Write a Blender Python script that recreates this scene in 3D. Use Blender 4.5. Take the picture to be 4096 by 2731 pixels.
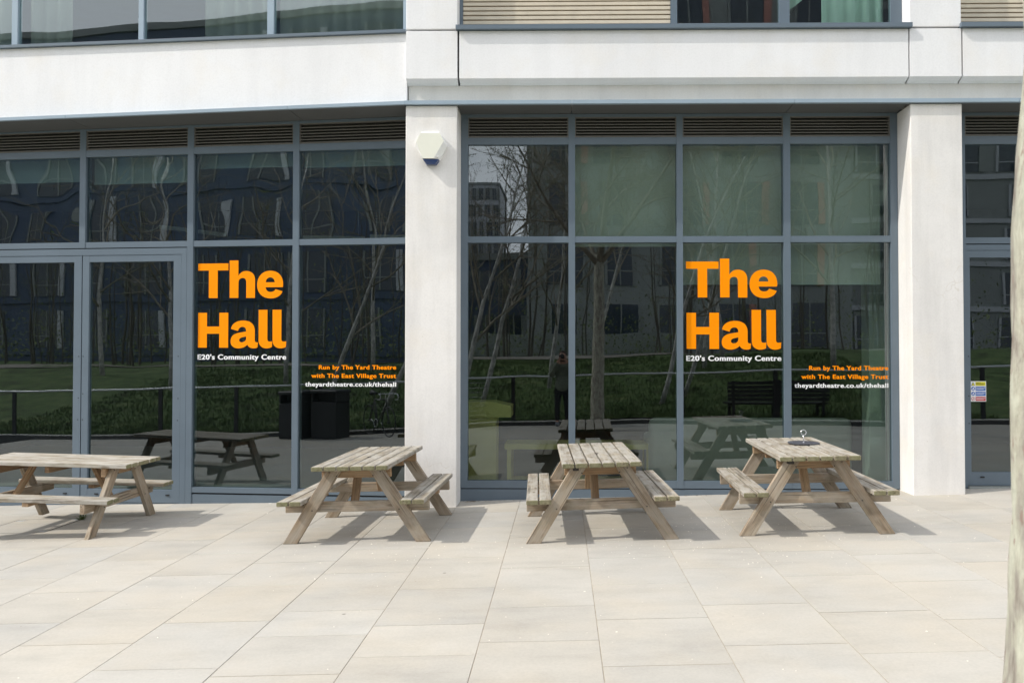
import bpy, bmesh, math, random
from mathutils import Vector, Matrix, noise

for o in list(bpy.data.objects): bpy.data.objects.remove(o)
scene = bpy.context.scene
COL = scene.collection
R = math.radians
random.seed(7)

# ------------------------------------------------------------------ camera
EYE = 1.62
cam_data = bpy.data.cameras.new('camera')
cam = bpy.data.objects.new('camera', cam_data)
COL.objects.link(cam)
cam.location = (0, 0, EYE)
cam.rotation_mode = 'XYZ'
cam.rotation_euler = (R(90) + 0.0184, 0, 0.0132)
cam_data.sensor_width = 36
cam_data.lens = 28.45
cam_data.shift_x = -0.0384
cam_data.clip_start = 0.02
cam_data.clip_end = 1500
cam_data.dof.use_dof = True
cam_data.dof.focus_distance = 8.2
cam_data.dof.aperture_fstop = 11
scene.camera = cam

# ------------------------------------------------------------------ light
SUN_DIR = Vector((0.95, 0.31, -1.0)).normalized()      # direction the light travels
to_sun = -SUN_DIR
sun_el = math.asin(to_sun.z)
sun_az = math.atan2(to_sun.x, to_sun.y)                # clockwise from +Y
sun_data = bpy.data.lights.new('sun', 'SUN')
sun_data.energy = 2.8
sun_data.angle = R(0.53)
sun_data.color = (1.0, 0.945, 0.855)
sun = bpy.data.objects.new('sun', sun_data)
COL.objects.link(sun)
sun.location = (-20, -6, 25)
sun.rotation_euler = SUN_DIR.to_track_quat('-Z', 'Y').to_euler()

world = bpy.data.worlds.new('World')
scene.world = world
world.use_nodes = True
wn = world.node_tree.nodes
wl = world.node_tree.links
wn.clear()
w_out = wn.new('ShaderNodeOutputWorld')
w_bg = wn.new('ShaderNodeBackground')
w_bg.inputs['Strength'].default_value = 0.15
w_sky = wn.new('ShaderNodeTexSky')
w_sky.sky_type = 'NISHITA'
w_sky.sun_disc = False
w_sky.sun_elevation = sun_el
w_sky.sun_rotation = sun_az
w_sky.air_density = 1.0
w_sky.dust_density = 1.6
w_sky.ozone_density = 1.0
# bright broken cloud over the blue
w_tc = wn.new('ShaderNodeTexCoord')
w_map = wn.new('ShaderNodeMapping')
w_map.inputs['Scale'].default_value = (1.0, 1.0, 2.6)
w_noise = wn.new('ShaderNodeTexNoise')
w_noise.inputs['Scale'].default_value = 2.3
w_noise.inputs['Detail'].default_value = 7
w_noise.inputs['Roughness'].default_value = 0.58
w_ramp = wn.new('ShaderNodeValToRGB')
w_ramp.color_ramp.elements[0].position = 0.36
w_ramp.color_ramp.elements[1].position = 0.60
w_mix = wn.new('ShaderNodeMixRGB')
w_mix.inputs['Color2'].default_value = (13.0, 13.2, 13.6, 1)
wl.new(w_tc.outputs['Generated'], w_map.inputs['Vector'])
wl.new(w_map.outputs['Vector'], w_noise.inputs['Vector'])
wl.new(w_noise.outputs['Fac'], w_ramp.inputs['Fac'])
# cloud thickens towards the horizon
w_sep = wn.new('ShaderNodeSeparateXYZ')
wl.new(w_tc.outputs['Generated'], w_sep.inputs[0])
w_inv = wn.new('ShaderNodeMath'); w_inv.operation = 'SUBTRACT'; w_inv.use_clamp = True; w_inv.inputs[0].default_value = 1.0
wl.new(w_sep.outputs['Z'], w_inv.inputs[1])
w_pow = wn.new('ShaderNodeMath'); w_pow.operation = 'POWER'; w_pow.inputs[1].default_value = 3.0
wl.new(w_inv.outputs[0], w_pow.inputs[0])
w_hz = wn.new('ShaderNodeMath'); w_hz.operation = 'MULTIPLY_ADD'; w_hz.use_clamp = True; w_hz.inputs[1].default_value = 0.9
wl.new(w_pow.outputs[0], w_hz.inputs[0])
wl.new(w_ramp.outputs['Color'], w_hz.inputs[2])
wl.new(w_hz.outputs[0], w_mix.inputs['Fac'])
wl.new(w_sky.outputs['Color'], w_mix.inputs['Color1'])
wl.new(w_mix.outputs['Color'], w_bg.inputs['Color'])
wl.new(w_bg.outputs['Background'], w_out.inputs['Surface'])

scene.view_settings.view_transform = 'Standard'
scene.view_settings.look = 'None'
scene.view_settings.gamma = 1
scene.view_settings.use_curve_mapping = False
scene.view_settings.exposure = 0.28
scene.cycles.max_bounces = 10
scene.cycles.transparent_max_bounces = 16
scene.cycles.use_denoising = True


# ------------------------------------------------------------------ materials
class NT:
    def __init__(self, name):
        self.m = bpy.data.materials.new(name)
        self.m.use_nodes = True
        self.n = self.m.node_tree.nodes
        self.l = self.m.node_tree.links
        self.b = self.n['Principled BSDF']
        self.out = self.n['Material Output']

    def node(self, t, **kw):
        x = self.n.new(t)
        for k, v in kw.items():
            if hasattr(x, k): setattr(x, k, v)
            else: x.inputs[k].default_value = v
        return x

    def link(self, a, b): self.l.new(a, b)

    def noise(self, vec, scale, detail=4, rough=0.55):
        t = self.node('ShaderNodeTexNoise')
        t.inputs['Scale'].default_value = scale
        t.inputs['Detail'].default_value = detail
        t.inputs['Roughness'].default_value = rough
        if vec is not None: self.link(vec, t.inputs['Vector'])
        return t.outputs['Fac']

    def ramp(self, fac, stops):
        r = self.node('ShaderNodeValToRGB')
        e = r.color_ramp.elements
        while len(e) < len(stops): e.new(0.5)
        for i, (p, c) in enumerate(stops):
            e[i].position = p
            e[i].color = (c, c, c, 1) if isinstance(c, (int, float)) else (*c, 1)
        self.link(fac, r.inputs['Fac'])
        return r.outputs['Color']

    def mix(self, a, b, fac, mode='MIX'):
        x = self.node('ShaderNodeMixRGB', blend_type=mode)
        for s, v in ((x.inputs['Color1'], a), (x.inputs['Color2'], b), (x.inputs['Fac'], fac)):
            if isinstance(v, bpy.types.NodeSocket): self.link(v, s)
            elif isinstance(v, (int, float)): s.default_value = v if s.name == 'Fac' else (v, v, v, 1)
            else: s.default_value = (*v, 1)
        return x.outputs['Color']

    def math(self, op, a, b=0.0, clamp=False):
        x = self.node('ShaderNodeMath', operation=op, use_clamp=clamp)
        for i, v in enumerate((a, b)):
            if isinstance(v, bpy.types.NodeSocket): self.link(v, x.inputs[i])
            else: x.inputs[i].default_value = v
        return x.outputs[0]

    def bump(self, height, strength=0.3, dist=0.01):
        b = self.node('ShaderNodeBump')
        b.inputs['Strength'].default_value = strength
        b.inputs['Distance'].default_value = dist
        self.link(height, b.inputs['Height'])
        self.link(b.outputs['Normal'], self.b.inputs['Normal'])
        return b.outputs['Normal']

    def coords(self, kind='Object'):
        return self.node('ShaderNodeTexCoord').outputs[kind]

    def pos(self):
        return self.node('ShaderNodeNewGeometry').outputs['Position']

    def scaled(self, vec, s):
        m = self.node('ShaderNodeMapping')
        m.inputs['Scale'].default_value = s
        self.link(vec, m.inputs['Vector'])
        return m.outputs['Vector']


def plain(name, color, rough=0.5, metal=0.0, vary=0.08, scale=6.0, bump=0.0, spec=0.5):
    t = NT(name)
    v = t.coords()
    n = t.noise(v, scale, 5)
    k = t.ramp(n, [(0.3, 1 - vary), (0.7, 1 + vary)])
    t.link(t.mix(color, k, 1.0, 'MULTIPLY'), t.b.inputs['Base Color'])
    t.b.inputs['Roughness'].default_value = rough
    t.b.inputs['Metallic'].default_value = metal
    t.b.inputs['Specular IOR Level'].default_value = spec
    if bump: t.bump(t.noise(v, scale * 14, 3), bump, 0.004)
    return t.m


def concrete_mat(name, base, stain=0.10, pits=True):
    t = NT(name)
    p = t.pos()
    big = t.ramp(t.noise(p, 0.9, 6, 0.6), [(0.33, 1 - stain), (0.62, 1.0)])
    streak = t.ramp(t.noise(t.scaled(p, (5.0, 5.0, 0.55)), 1.0, 5, 0.6), [(0.36, 1 - stain * 0.75), (0.55, 1.0)])
    c = t.mix(base, big, 0.8, 'MULTIPLY')
    c = t.mix(c, streak, 0.7, 'MULTIPLY')
    warm = t.ramp(t.noise(p, 2.3, 4), [(0.5, 0.0), (0.75, 1.0)])
    c = t.mix(c, (base[0] * 0.93, base[1] * 0.88, base[2] * 0.79), t.math('MULTIPLY', warm, 0.35))
    fine = t.noise(p, 55, 3)
    c = t.mix(c, t.ramp(fine, [(0.25, 0.93), (0.6, 1.0)]), 0.8, 'MULTIPLY')
    if pits:
        vo = t.node('ShaderNodeTexVoronoi')
        vo.inputs['Scale'].default_value = 11
        t.link(p, vo.inputs['Vector'])
        gate = t.ramp(t.noise(p, 2.6, 3), [(0.52, 0.0), (0.62, 1.0)])
        pit = t.math('MULTIPLY', t.ramp(vo.outputs['Distance'], [(0.03, 1.0), (0.075, 0.0)]), gate)
        c = t.mix(c, (base[0] * 0.6, base[1] * 0.56, base[2] * 0.5), t.math('MULTIPLY', pit, 0.6))
        # hairline cracks
        v2 = t.node('ShaderNodeTexVoronoi', feature='DISTANCE_TO_EDGE')
        v2.inputs['Scale'].default_value = 2.1
        wob = t.node('ShaderNodeMixRGB')
        wob.inputs['Fac'].default_value = 0.16
        t.link(p, wob.inputs['Color1'])
        nz = t.node('ShaderNodeTexNoise')
        nz.inputs['Scale'].default_value = 6
        t.link(p, nz.inputs['Vector'])
        t.link(nz.outputs['Color'], wob.inputs['Color2'])
        t.link(wob.outputs['Color'], v2.inputs['Vector'])
        cr = t.ramp(v2.outputs['Distance'], [(0.0, 1.0), (0.006, 0.0)])
        g2 = t.ramp(t.noise(p, 1.1, 2), [(0.56, 0.0), (0.66, 1.0)])
        c = t.mix(c, (base[0] * 0.72, base[1] * 0.68, base[2] * 0.62), t.math('MULTIPLY', t.math('MULTIPLY', cr, g2), 0.55))
        t.bump(t.math('SUBTRACT', t.math('MULTIPLY', fine, 0.25), pit), 0.35, 0.003)
    else:
        t.bump(fine, 0.12, 0.003)
    t.link(c, t.b.inputs['Base Color'])
    t.b.inputs['Roughness'].default_value = 0.82
    t.b.inputs['Specular IOR Level'].default_value = 0.25
    return t.m


def wood_mat(name, light, dark, grey, greymix, algae=0.0, rough=0.8):
    t = NT(name)
    a = t.node('ShaderNodeAttribute', attribute_name='grain')
    oi = t.node('ShaderNodeObjectInfo')
    add = t.node('ShaderNodeVectorMath', operation='ADD')
    cmb = t.node('ShaderNodeCombineXYZ')
    rnd = t.math('MULTIPLY', oi.outputs['Random'], 7.0)
    for i in range(3): t.link(rnd, cmb.inputs[i])
    t.link(a.outputs['Vector'], add.inputs[0])
    t.link(cmb.outputs[0], add.inputs[1])
    g = add.outputs[0]
    fine = t.noise(t.scaled(g, (3.0, 95, 95)), 1.0, 5, 0.65)
    rings = t.noise(t.scaled(g, (0.9, 24, 24)), 1.0, 3, 0.5)
    c = t.mix(light, dark, t.ramp(rings, [(0.35, 0.0), (0.68, 1.0)]))
    c = t.mix(c, t.ramp(fine, [(0.3, 0.52), (0.62, 1.16)]), 0.9, 'MULTIPLY')
    blot = t.ramp(t.noise(t.scaled(g, (4.0, 11, 11)), 1.0, 5, 0.6), [(0.36, 0.0), (0.6, 1.0)])
    c = t.mix(c, grey, t.math('MULTIPLY', blot, greymix))
    stain = t.ramp(t.noise(t.scaled(g, (2.2, 6, 6)), 1.7, 6, 0.65), [(0.52, 0.0), (0.70, 1.0)])
    c = t.mix(c, (dark[0] * 0.55, dark[1] * 0.55, dark[2] * 0.55), t.math('MULTIPLY', stain, 0.55))
    # knots
    vo = t.node('ShaderNodeTexVoronoi')
    vo.inputs['Scale'].default_value = 1.0
    t.link(t.scaled(g, (2.6, 9, 9)), vo.inputs['Vector'])
    kn = t.ramp(vo.outputs['Distance'], [(0.06, 1.0), (0.16, 0.0)])
    c = t.mix(c, (dark[0] * 0.5, dark[1] * 0.42, dark[2] * 0.35), t.math('MULTIPLY', kn, 0.6))
    # long drying checks
    ck = t.ramp(t.noise(t.scaled(g, (1.3, 55, 55)), 1.0, 2), [(0.645, 0.0), (0.68, 1.0)])
    c = t.mix(c, (0.05, 0.04, 0.03), t.math('MULTIPLY', ck, 0.6))
    if algae:
        al = t.ramp(t.noise(t.scaled(g, (7, 9, 9)), 1.3, 4), [(0.48, 0.0), (0.72, 1.0)])
        c = t.mix(c, (0.12, 0.135, 0.05), t.math('MULTIPLY', al, algae))
    own = t.ramp(oi.outputs['Random'], [(0.0, 0.90), (1.0, 1.10)])
    c = t.mix(c, own, 1.0, 'MULTIPLY')
    t.link(c, t.b.inputs['Base Color'])
    t.b.inputs['Roughness'].default_value = rough
    t.b.inputs['Specular IOR Level'].default_value = 0.25
    h = t.math('SUBTRACT', fine, t.math('MULTIPLY', ck, 1.5))
    t.bump(h, 0.45, 0.003)
    return t.m


def glass_mat(name, f0, tint, wave=0.0006, refl=(0.86, 0.95, 1.0), wscale=0.9):
    t = NT(name)
    t.n.remove(t.b)
    p = t.pos()
    nz = t.noise(p, wscale, 1, 0.4)
    bp = t.node('ShaderNodeBump')
    bp.inputs['Strength'].default_value = 1.0
    bp.inputs['Distance'].default_value = wave
    t.link(nz, bp.inputs['Height'])
    lw = t.node('ShaderNodeLayerWeight')
    lw.inputs['Blend'].default_value = 0.5
    f5 = t.math('POWER', lw.outputs['Facing'], 5.0)
    fac = t.math('ADD', t.math('MULTIPLY', f5, 1 - f0), f0, True)
    gl = t.node('ShaderNodeBsdfGlossy')
    gl.inputs['Roughness'].default_value = 0.0
    gl.inputs['Color'].default_value = (*refl, 1)
    t.link(bp.outputs['Normal'], gl.inputs['Normal'])
    tr = t.node('ShaderNodeBsdfTransparent')
    tr.inputs['Color'].default_value = (*tint, 1)
    mx = t.node('ShaderNodeMixShader')
    t.link(fac, mx.inputs[0])
    t.link(tr.outputs[0], mx.inputs[1])
    t.link(gl.outputs[0], mx.inputs[2])
    t.link(mx.outputs[0], t.out.inputs['Surface'])
    return t.m


def clear_mat(name, tint):
    t = NT(name)
    t.n.remove(t.b)
    tr = t.node('ShaderNodeBsdfTransparent')
    tr.inputs['Color'].default_value = (*tint, 1)
    t.link(tr.outputs[0], t.out.inputs['Surface'])
    return t.m


def paving_mat():
    t = NT('sandstone paving')
    p = t.pos()
    at = t.node('ShaderNodeAttribute', attribute_name='tint')
    c = t.mix((0.428, 0.408, 0.368), at.outputs['Color'], 1.0, 'MULTIPLY')
    # rough layered sandstone figure, drawn out along x
    off = t.node('ShaderNodeVectorMath', operation='ADD')
    sc = t.node('ShaderNodeVectorMath', operation='SCALE')
    sc.inputs['Scale'].default_value = 9.0
    t.link(at.outputs['Color'], sc.inputs[0])
    t.link(p, off.inputs[0])
    t.link(sc.outputs[0], off.inputs[1])
    fig = t.noise(t.scaled(off.outputs[0], (1.3, 4.2, 1)), 1.0, 7, 0.62)
    c = t.mix(c, t.ramp(fig, [(0.3, 0.88), (0.5, 1.0), (0.72, 1.05)]), 0.9, 'MULTIPLY')
    warm = t.ramp(t.noise(off.outputs[0], 1.6, 5), [(0.42, 0.0), (0.7, 1.0)])
    c = t.mix(c, (0.47, 0.415, 0.33), t.math('MULTIPLY', warm, 0.42))
    dirt = t.ramp(t.noise(p, 0.55, 6, 0.65), [(0.30, 0.83), (0.56, 1.0)])
    c = t.mix(c, dirt, 0.9, 'MULTIPLY')
    # chewing gum and spots, dark and pale
    for s, col, lim, amt in ((2.1, (0.16, 0.15, 0.13), 0.035, 0.75), (1.5, (0.66, 0.65, 0.62), 0.034, 0.8), (6.5, (0.22, 0.19, 0.16), 0.045, 0.6)):
        vo = t.node('ShaderNodeTexVoronoi')
        vo.inputs['Scale'].default_value = s
        vo.inputs['Randomness'].default_value = 1.0
        v3 = t.node('ShaderNodeVectorMath', operation='ADD')
        v3.inputs[1].default_value = (s * 3.1, s, 0)
        t.link(p, v3.inputs[0])
        t.link(v3.outputs[0], vo.inputs['Vector'])
        sp = t.ramp(vo.outputs['Distance'], [(lim * 0.6, 1.0), (lim, 0.0)])
        sel = t.node('ShaderNodeSeparateColor')
        t.link(vo.outputs['Color'], sel.inputs[0])
        g = t.ramp(sel.outputs[0], [(0.42, 0.0), (0.44, 1.0)])
        c = t.mix(c, col, t.math('MULTIPLY', t.math('MULTIPLY', sp, g), amt))
    fine = t.noise(p, 60, 4, 0.6)
    c = t.mix(c, t.ramp(fine, [(0.25, 0.92), (0.65, 1.03)]), 0.9, 'MULTIPLY')
    t.link(c, t.b.inputs['Base Color'])
    t.b.inputs['Roughness'].default_value = 0.78
    t.b.inputs['Specular IOR Level'].default_value = 0.3
    t.bump(t.math('ADD', t.math('MULTIPLY', fig, 1.5), fine), 0.22, 0.004)
    return t.m


def bark_mat():
    t = NT('mottled plane bark')
    p = t.coords()
    n1 = t.noise(t.scaled(p, (26, 26, 11)), 1.0, 4, 0.55)
    n2 = t.noise(t.scaled(p, (34, 34, 16)), 1.3, 4, 0.6)
    n3 = t.noise(t.scaled(p, (120, 120, 60)), 1.0, 3, 0.6)
    c = t.ramp(n1, [(0.34, (0.23, 0.20, 0.165)), (0.42, (0.32, 0.30, 0.25)), (0.50, (0.38, 0.365, 0.29)), (0.60, (0.46, 0.46, 0.37))])
    c = t.mix(c, (0.24, 0.16, 0.13), t.ramp(n2, [(0.60, 0.0), (0.66, 0.75)]))
    c = t.mix(c, t.ramp(n3, [(0.3, 0.82), (0.65, 1.06)]), 0.9, 'MULTIPLY')
    t.link(c, t.b.inputs['Base Color'])
    t.b.inputs['Roughness'].default_value = 0.85
    t.bump(t.math('ADD', n1, t.math('MULTIPLY', n3, 0.3)), 0.6, 0.012)
    return t.m


def grass_mat():
    t = NT('park grass')
    p = t.pos()
    n = t.noise(p, 1.3, 7, 0.7)
    f = t.noise(p, 26, 4, 0.7)
    c = t.ramp(n, [(0.33, (0.05, 0.06, 0.022)), (0.5, (0.09, 0.155, 0.04)), (0.68, (0.19, 0.23, 0.09))])
    c = t.mix(c, t.ramp(f, [(0.25, 0.45), (0.7, 1.5)]), 0.8, 'MULTIPLY')
    t.link(c, t.b.inputs['Base Color'])
    t.b.inputs['Roughness'].default_value = 0.9
    t.bump(f, 1.0, 0.08)
    return t.m


M = {}
M['concrete'] = concrete_mat('pale precast concrete', (0.84, 0.838, 0.845), 0.07, False)
M['pillar'] = concrete_mat('painted concrete pillar', (0.83, 0.81, 0.785), 0.16, True)
M['recess'] = concrete_mat('cream precast band', (0.72, 0.70, 0.66), 0.12, True)  # creamier and darker than the panel concrete
M['frame'] = plain('blue grey powder coat', (0.122, 0.160, 0.198), 0.40, 0.0, 0.05, 3.0)
M['frame_dark'] = plain('dark grey powder coat', (0.145, 0.165, 0.18), 0.5, 0.0, 0.06, 2.0)
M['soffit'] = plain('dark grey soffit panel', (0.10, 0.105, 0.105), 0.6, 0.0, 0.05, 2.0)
M['louvre'] = plain('grey brown louvre', (0.15, 0.142, 0.13), 0.6, 0.0, 0.05, 2.0)
M['gap'] = plain('black gasket', (0.012, 0.012, 0.013), 0.7)
M['fin'] = plain('canopy trim coat', (0.30, 0.38, 0.45), 0.38, 0.0, 0.05, 2.0)
M['timber_louvre'] = plain('cream slat', (0.62, 0.545, 0.43), 0.6, 0.0, 0.09, 5.0)
M['slat_gap_shade'] = plain('orange slat gap shade', (0.42, 0.18, 0.06), 0.8)  # shade and lens colour fringe of the slat gaps, put in as orange
M['glass'] = glass_mat('tinted double glazing', 0.125, (0.53, 0.595, 0.565), 0.0022)
M['glass_wavy'] = glass_mat('wavy toughened glazing', 0.14, (0.42, 0.50, 0.52), 0.0065, wscale=1.3)
M['glass_up'] = glass_mat('upper floor glazing', 0.12, (0.80, 0.88, 0.86), 0.003)
M['glass_back'] = clear_mat('inner pane', (0.9, 0.94, 0.92))
M['orange'] = plain('orange vinyl', (1.0, 0.30, 0.0), 0.6, 0.0, 0.02, spec=0.1)
M['white_vinyl'] = plain('white vinyl', (0.86, 0.87, 0.88), 0.45, 0.0, 0.02)
M['paving'] = paving_mat()
M['joint'] = plain('mortar joint', (0.36, 0.315, 0.25), 0.95, 0, 0.25, 9)
M['top'] = wood_mat('weathered table top', (0.39, 0.345, 0.27), (0.235, 0.195, 0.145), (0.44, 0.42, 0.38), 0.8, 0.12)
M['seat'] = wood_mat('weathered seat board', (0.37, 0.325, 0.255), (0.225, 0.185, 0.14), (0.41, 0.39, 0.35), 0.8, 0.14)
M['leg'] = wood_mat('leg timber', (0.39, 0.31, 0.225), (0.27, 0.20, 0.135), (0.37, 0.335, 0.285), 0.65, 0.14)
M['beam'] = wood_mat('sheltered timber', (0.40, 0.27, 0.155), (0.27, 0.16, 0.085), (0.32, 0.265, 0.20), 0.30, 0.06)
M['end'] = wood_mat('mossy end grain', (0.27, 0.24, 0.16), (0.17, 0.15, 0.09), (0.20, 0.20, 0.11), 0.6, 0.35)
M['steel'] = plain('bright steel', (0.75, 0.75, 0.76), 0.18, 1.0, 0.03)
M['slate'] = plain('dark plate', (0.085, 0.09, 0.11), 0.35, 0.0, 0.15)
M['bolt'] = plain('dark bolt', (0.05, 0.045, 0.04), 0.6, 0.4)
M['siren_white'] = plain('ivory siren plastic', (0.78, 0.78, 0.68), 0.35, 0, 0.02)
M['siren_rim'] = plain('white siren plastic', (0.80, 0.80, 0.78), 0.35, 0, 0.02)
M['blue_lens'] = plain('blue lens', (0.03, 0.06, 0.17), 0.15, 0, 0.1)
M['bark'] = bark_mat()
M['birch'] = plain('pale birch bark', (0.46, 0.45, 0.42), 0.8, 0, 0.45, 7.0)
M['sapling'] = plain('dark sapling bark', (0.10, 0.09, 0.07), 0.85, 0, 0.5, 0.7)
M['twig'] = plain('brown twig', (0.25, 0.22, 0.17), 0.85, 0, 0.3)
M['leaf'] = plain('young leaf', (0.12, 0.16, 0.03), 0.7, 0, 0.4)
M['grass'] = grass_mat()
M['asphalt'] = plain('asphalt', (0.06, 0.06, 0.06), 0.9, 0, 0.2, 2.0)
M['path'] = plain('gravel path', (0.22, 0.20, 0.17), 0.9, 0, 0.2, 3.0)
M['kerb'] = plain('dark granite', (0.07, 0.07, 0.07), 0.7, 0, 0.2)  # tone kept dark for the shade on the kerb face
M['kerb_top'] = plain('sunlit kerb top', (0.55, 0.54, 0.5), 0.7, 0, 0.1)  # sunlight on the kerb top, put in as a pale colour
M['rail'] = plain('galvanised rail', (0.62, 0.64, 0.66), 0.35, 0.4, 0.06)
M['post'] = plain('black post', (0.02, 0.02, 0.022), 0.5, 0, 0.1)
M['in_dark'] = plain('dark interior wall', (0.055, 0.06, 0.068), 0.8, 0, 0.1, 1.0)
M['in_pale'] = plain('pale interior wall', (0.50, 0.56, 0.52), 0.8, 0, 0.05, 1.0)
M['in_floor'] = plain('grey vinyl floor', (0.34, 0.36, 0.36), 0.5, 0, 0.08, 1.0)
M['in_ceiling'] = plain('grey ceiling', (0.22, 0.23, 0.24), 0.9, 0, 0.05, 1.0)
M['blind'] = plain('grey roller blind cloth', (0.52, 0.55, 0.49), 0.85, 0, 0.03, 2.0)
M['net'] = plain('grey net curtain', (0.34, 0.335, 0.31), 0.9, 0, 0.08, 2.0)
M['mint'] = plain('pale green curtain', (0.66, 0.85, 0.78), 0.9, 0, 0.04, 3.0)
M['plywood'] = plain('yellow plywood', (0.80, 0.67, 0.25), 0.6, 0, 0.07, 3.0)
M['upholstery'] = plain('green grey upholstery', (0.45, 0.46, 0.41), 0.9, 0, 0.06, 6.0)
M['navy'] = plain('navy cladding', (0.058, 0.088, 0.145), 0.6, 0, 0.12, 0.3)
M['greyclad'] = plain('grey cladding', (0.27, 0.29, 0.28), 0.7, 0, 0.10, 0.3)
M['paleclad'] = plain('pale cladding', (0.50, 0.52, 0.54), 0.7, 0, 0.08, 0.3)
M['pink'] = plain('salmon panel', (0.46, 0.22, 0.18), 0.7, 0, 0.06, 1.0)
M['brick'] = plain('red brown brick', (0.20, 0.085, 0.055), 0.85, 0, 0.2, 3.0)
M['far_glass'] = plain('far window', (0.04, 0.055, 0.075), 0.08, 0, 0.3, 0.3)
M['coat'] = plain('olive quilted coat', (0.13, 0.15, 0.11), 0.75, 0, 0.25, 9.0, 0.5)
M['trousers'] = plain('black trousers', (0.018, 0.018, 0.022), 0.8)
M['skin'] = plain('skin', (0.48, 0.27, 0.19), 0.5, 0, 0.05)
M['hair'] = plain('brown hair', (0.06, 0.03, 0.018), 0.5)
M['shoe'] = plain('grey shoe', (0.22, 0.23, 0.25), 0.7)
M['yellow'] = plain('sign yellow', (0.72, 0.66, 0.03), 0.4, 0, 0.01)
M['blue'] = plain('sign blue', (0.03, 0.13, 0.50), 0.4, 0, 0.01)
M['red'] = plain('sign red', (0.55, 0.03, 0.05), 0.4, 0, 0.01)
M['white'] = plain('sign white', (0.80, 0.82, 0.84), 0.4, 0, 0.01)
M['black'] = plain('sign black', (0.02, 0.02, 0.02), 0.5)
M['crumb'] = plain('pale crumb', (0.78, 0.74, 0.64), 0.8, 0, 0.1)


# ------------------------------------------------------------------ mesh helpers
def tag(o, label=None, cat=None, group=None, kind=None):
    if label: o['label'] = label
    if cat: o['category'] = cat
    if group: o['group'] = group
    if kind: o['kind'] = kind
    return o


def thing(name, label, cat, loc=(0, 0, 0), rotz=0.0, group=None):
    o = bpy.data.objects.new(name, None)
    o.empty_display_size = 0.1
    COL.objects.link(o)
    o.location = loc
    o.rotation_euler = (0, 0, rotz)
    return tag(o, label, cat, group)


def world_loc(o):
    v = Vector((0, 0, 0))
    while o is not None:
        v += Vector(o.location)
        o = o.parent
    return v


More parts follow.
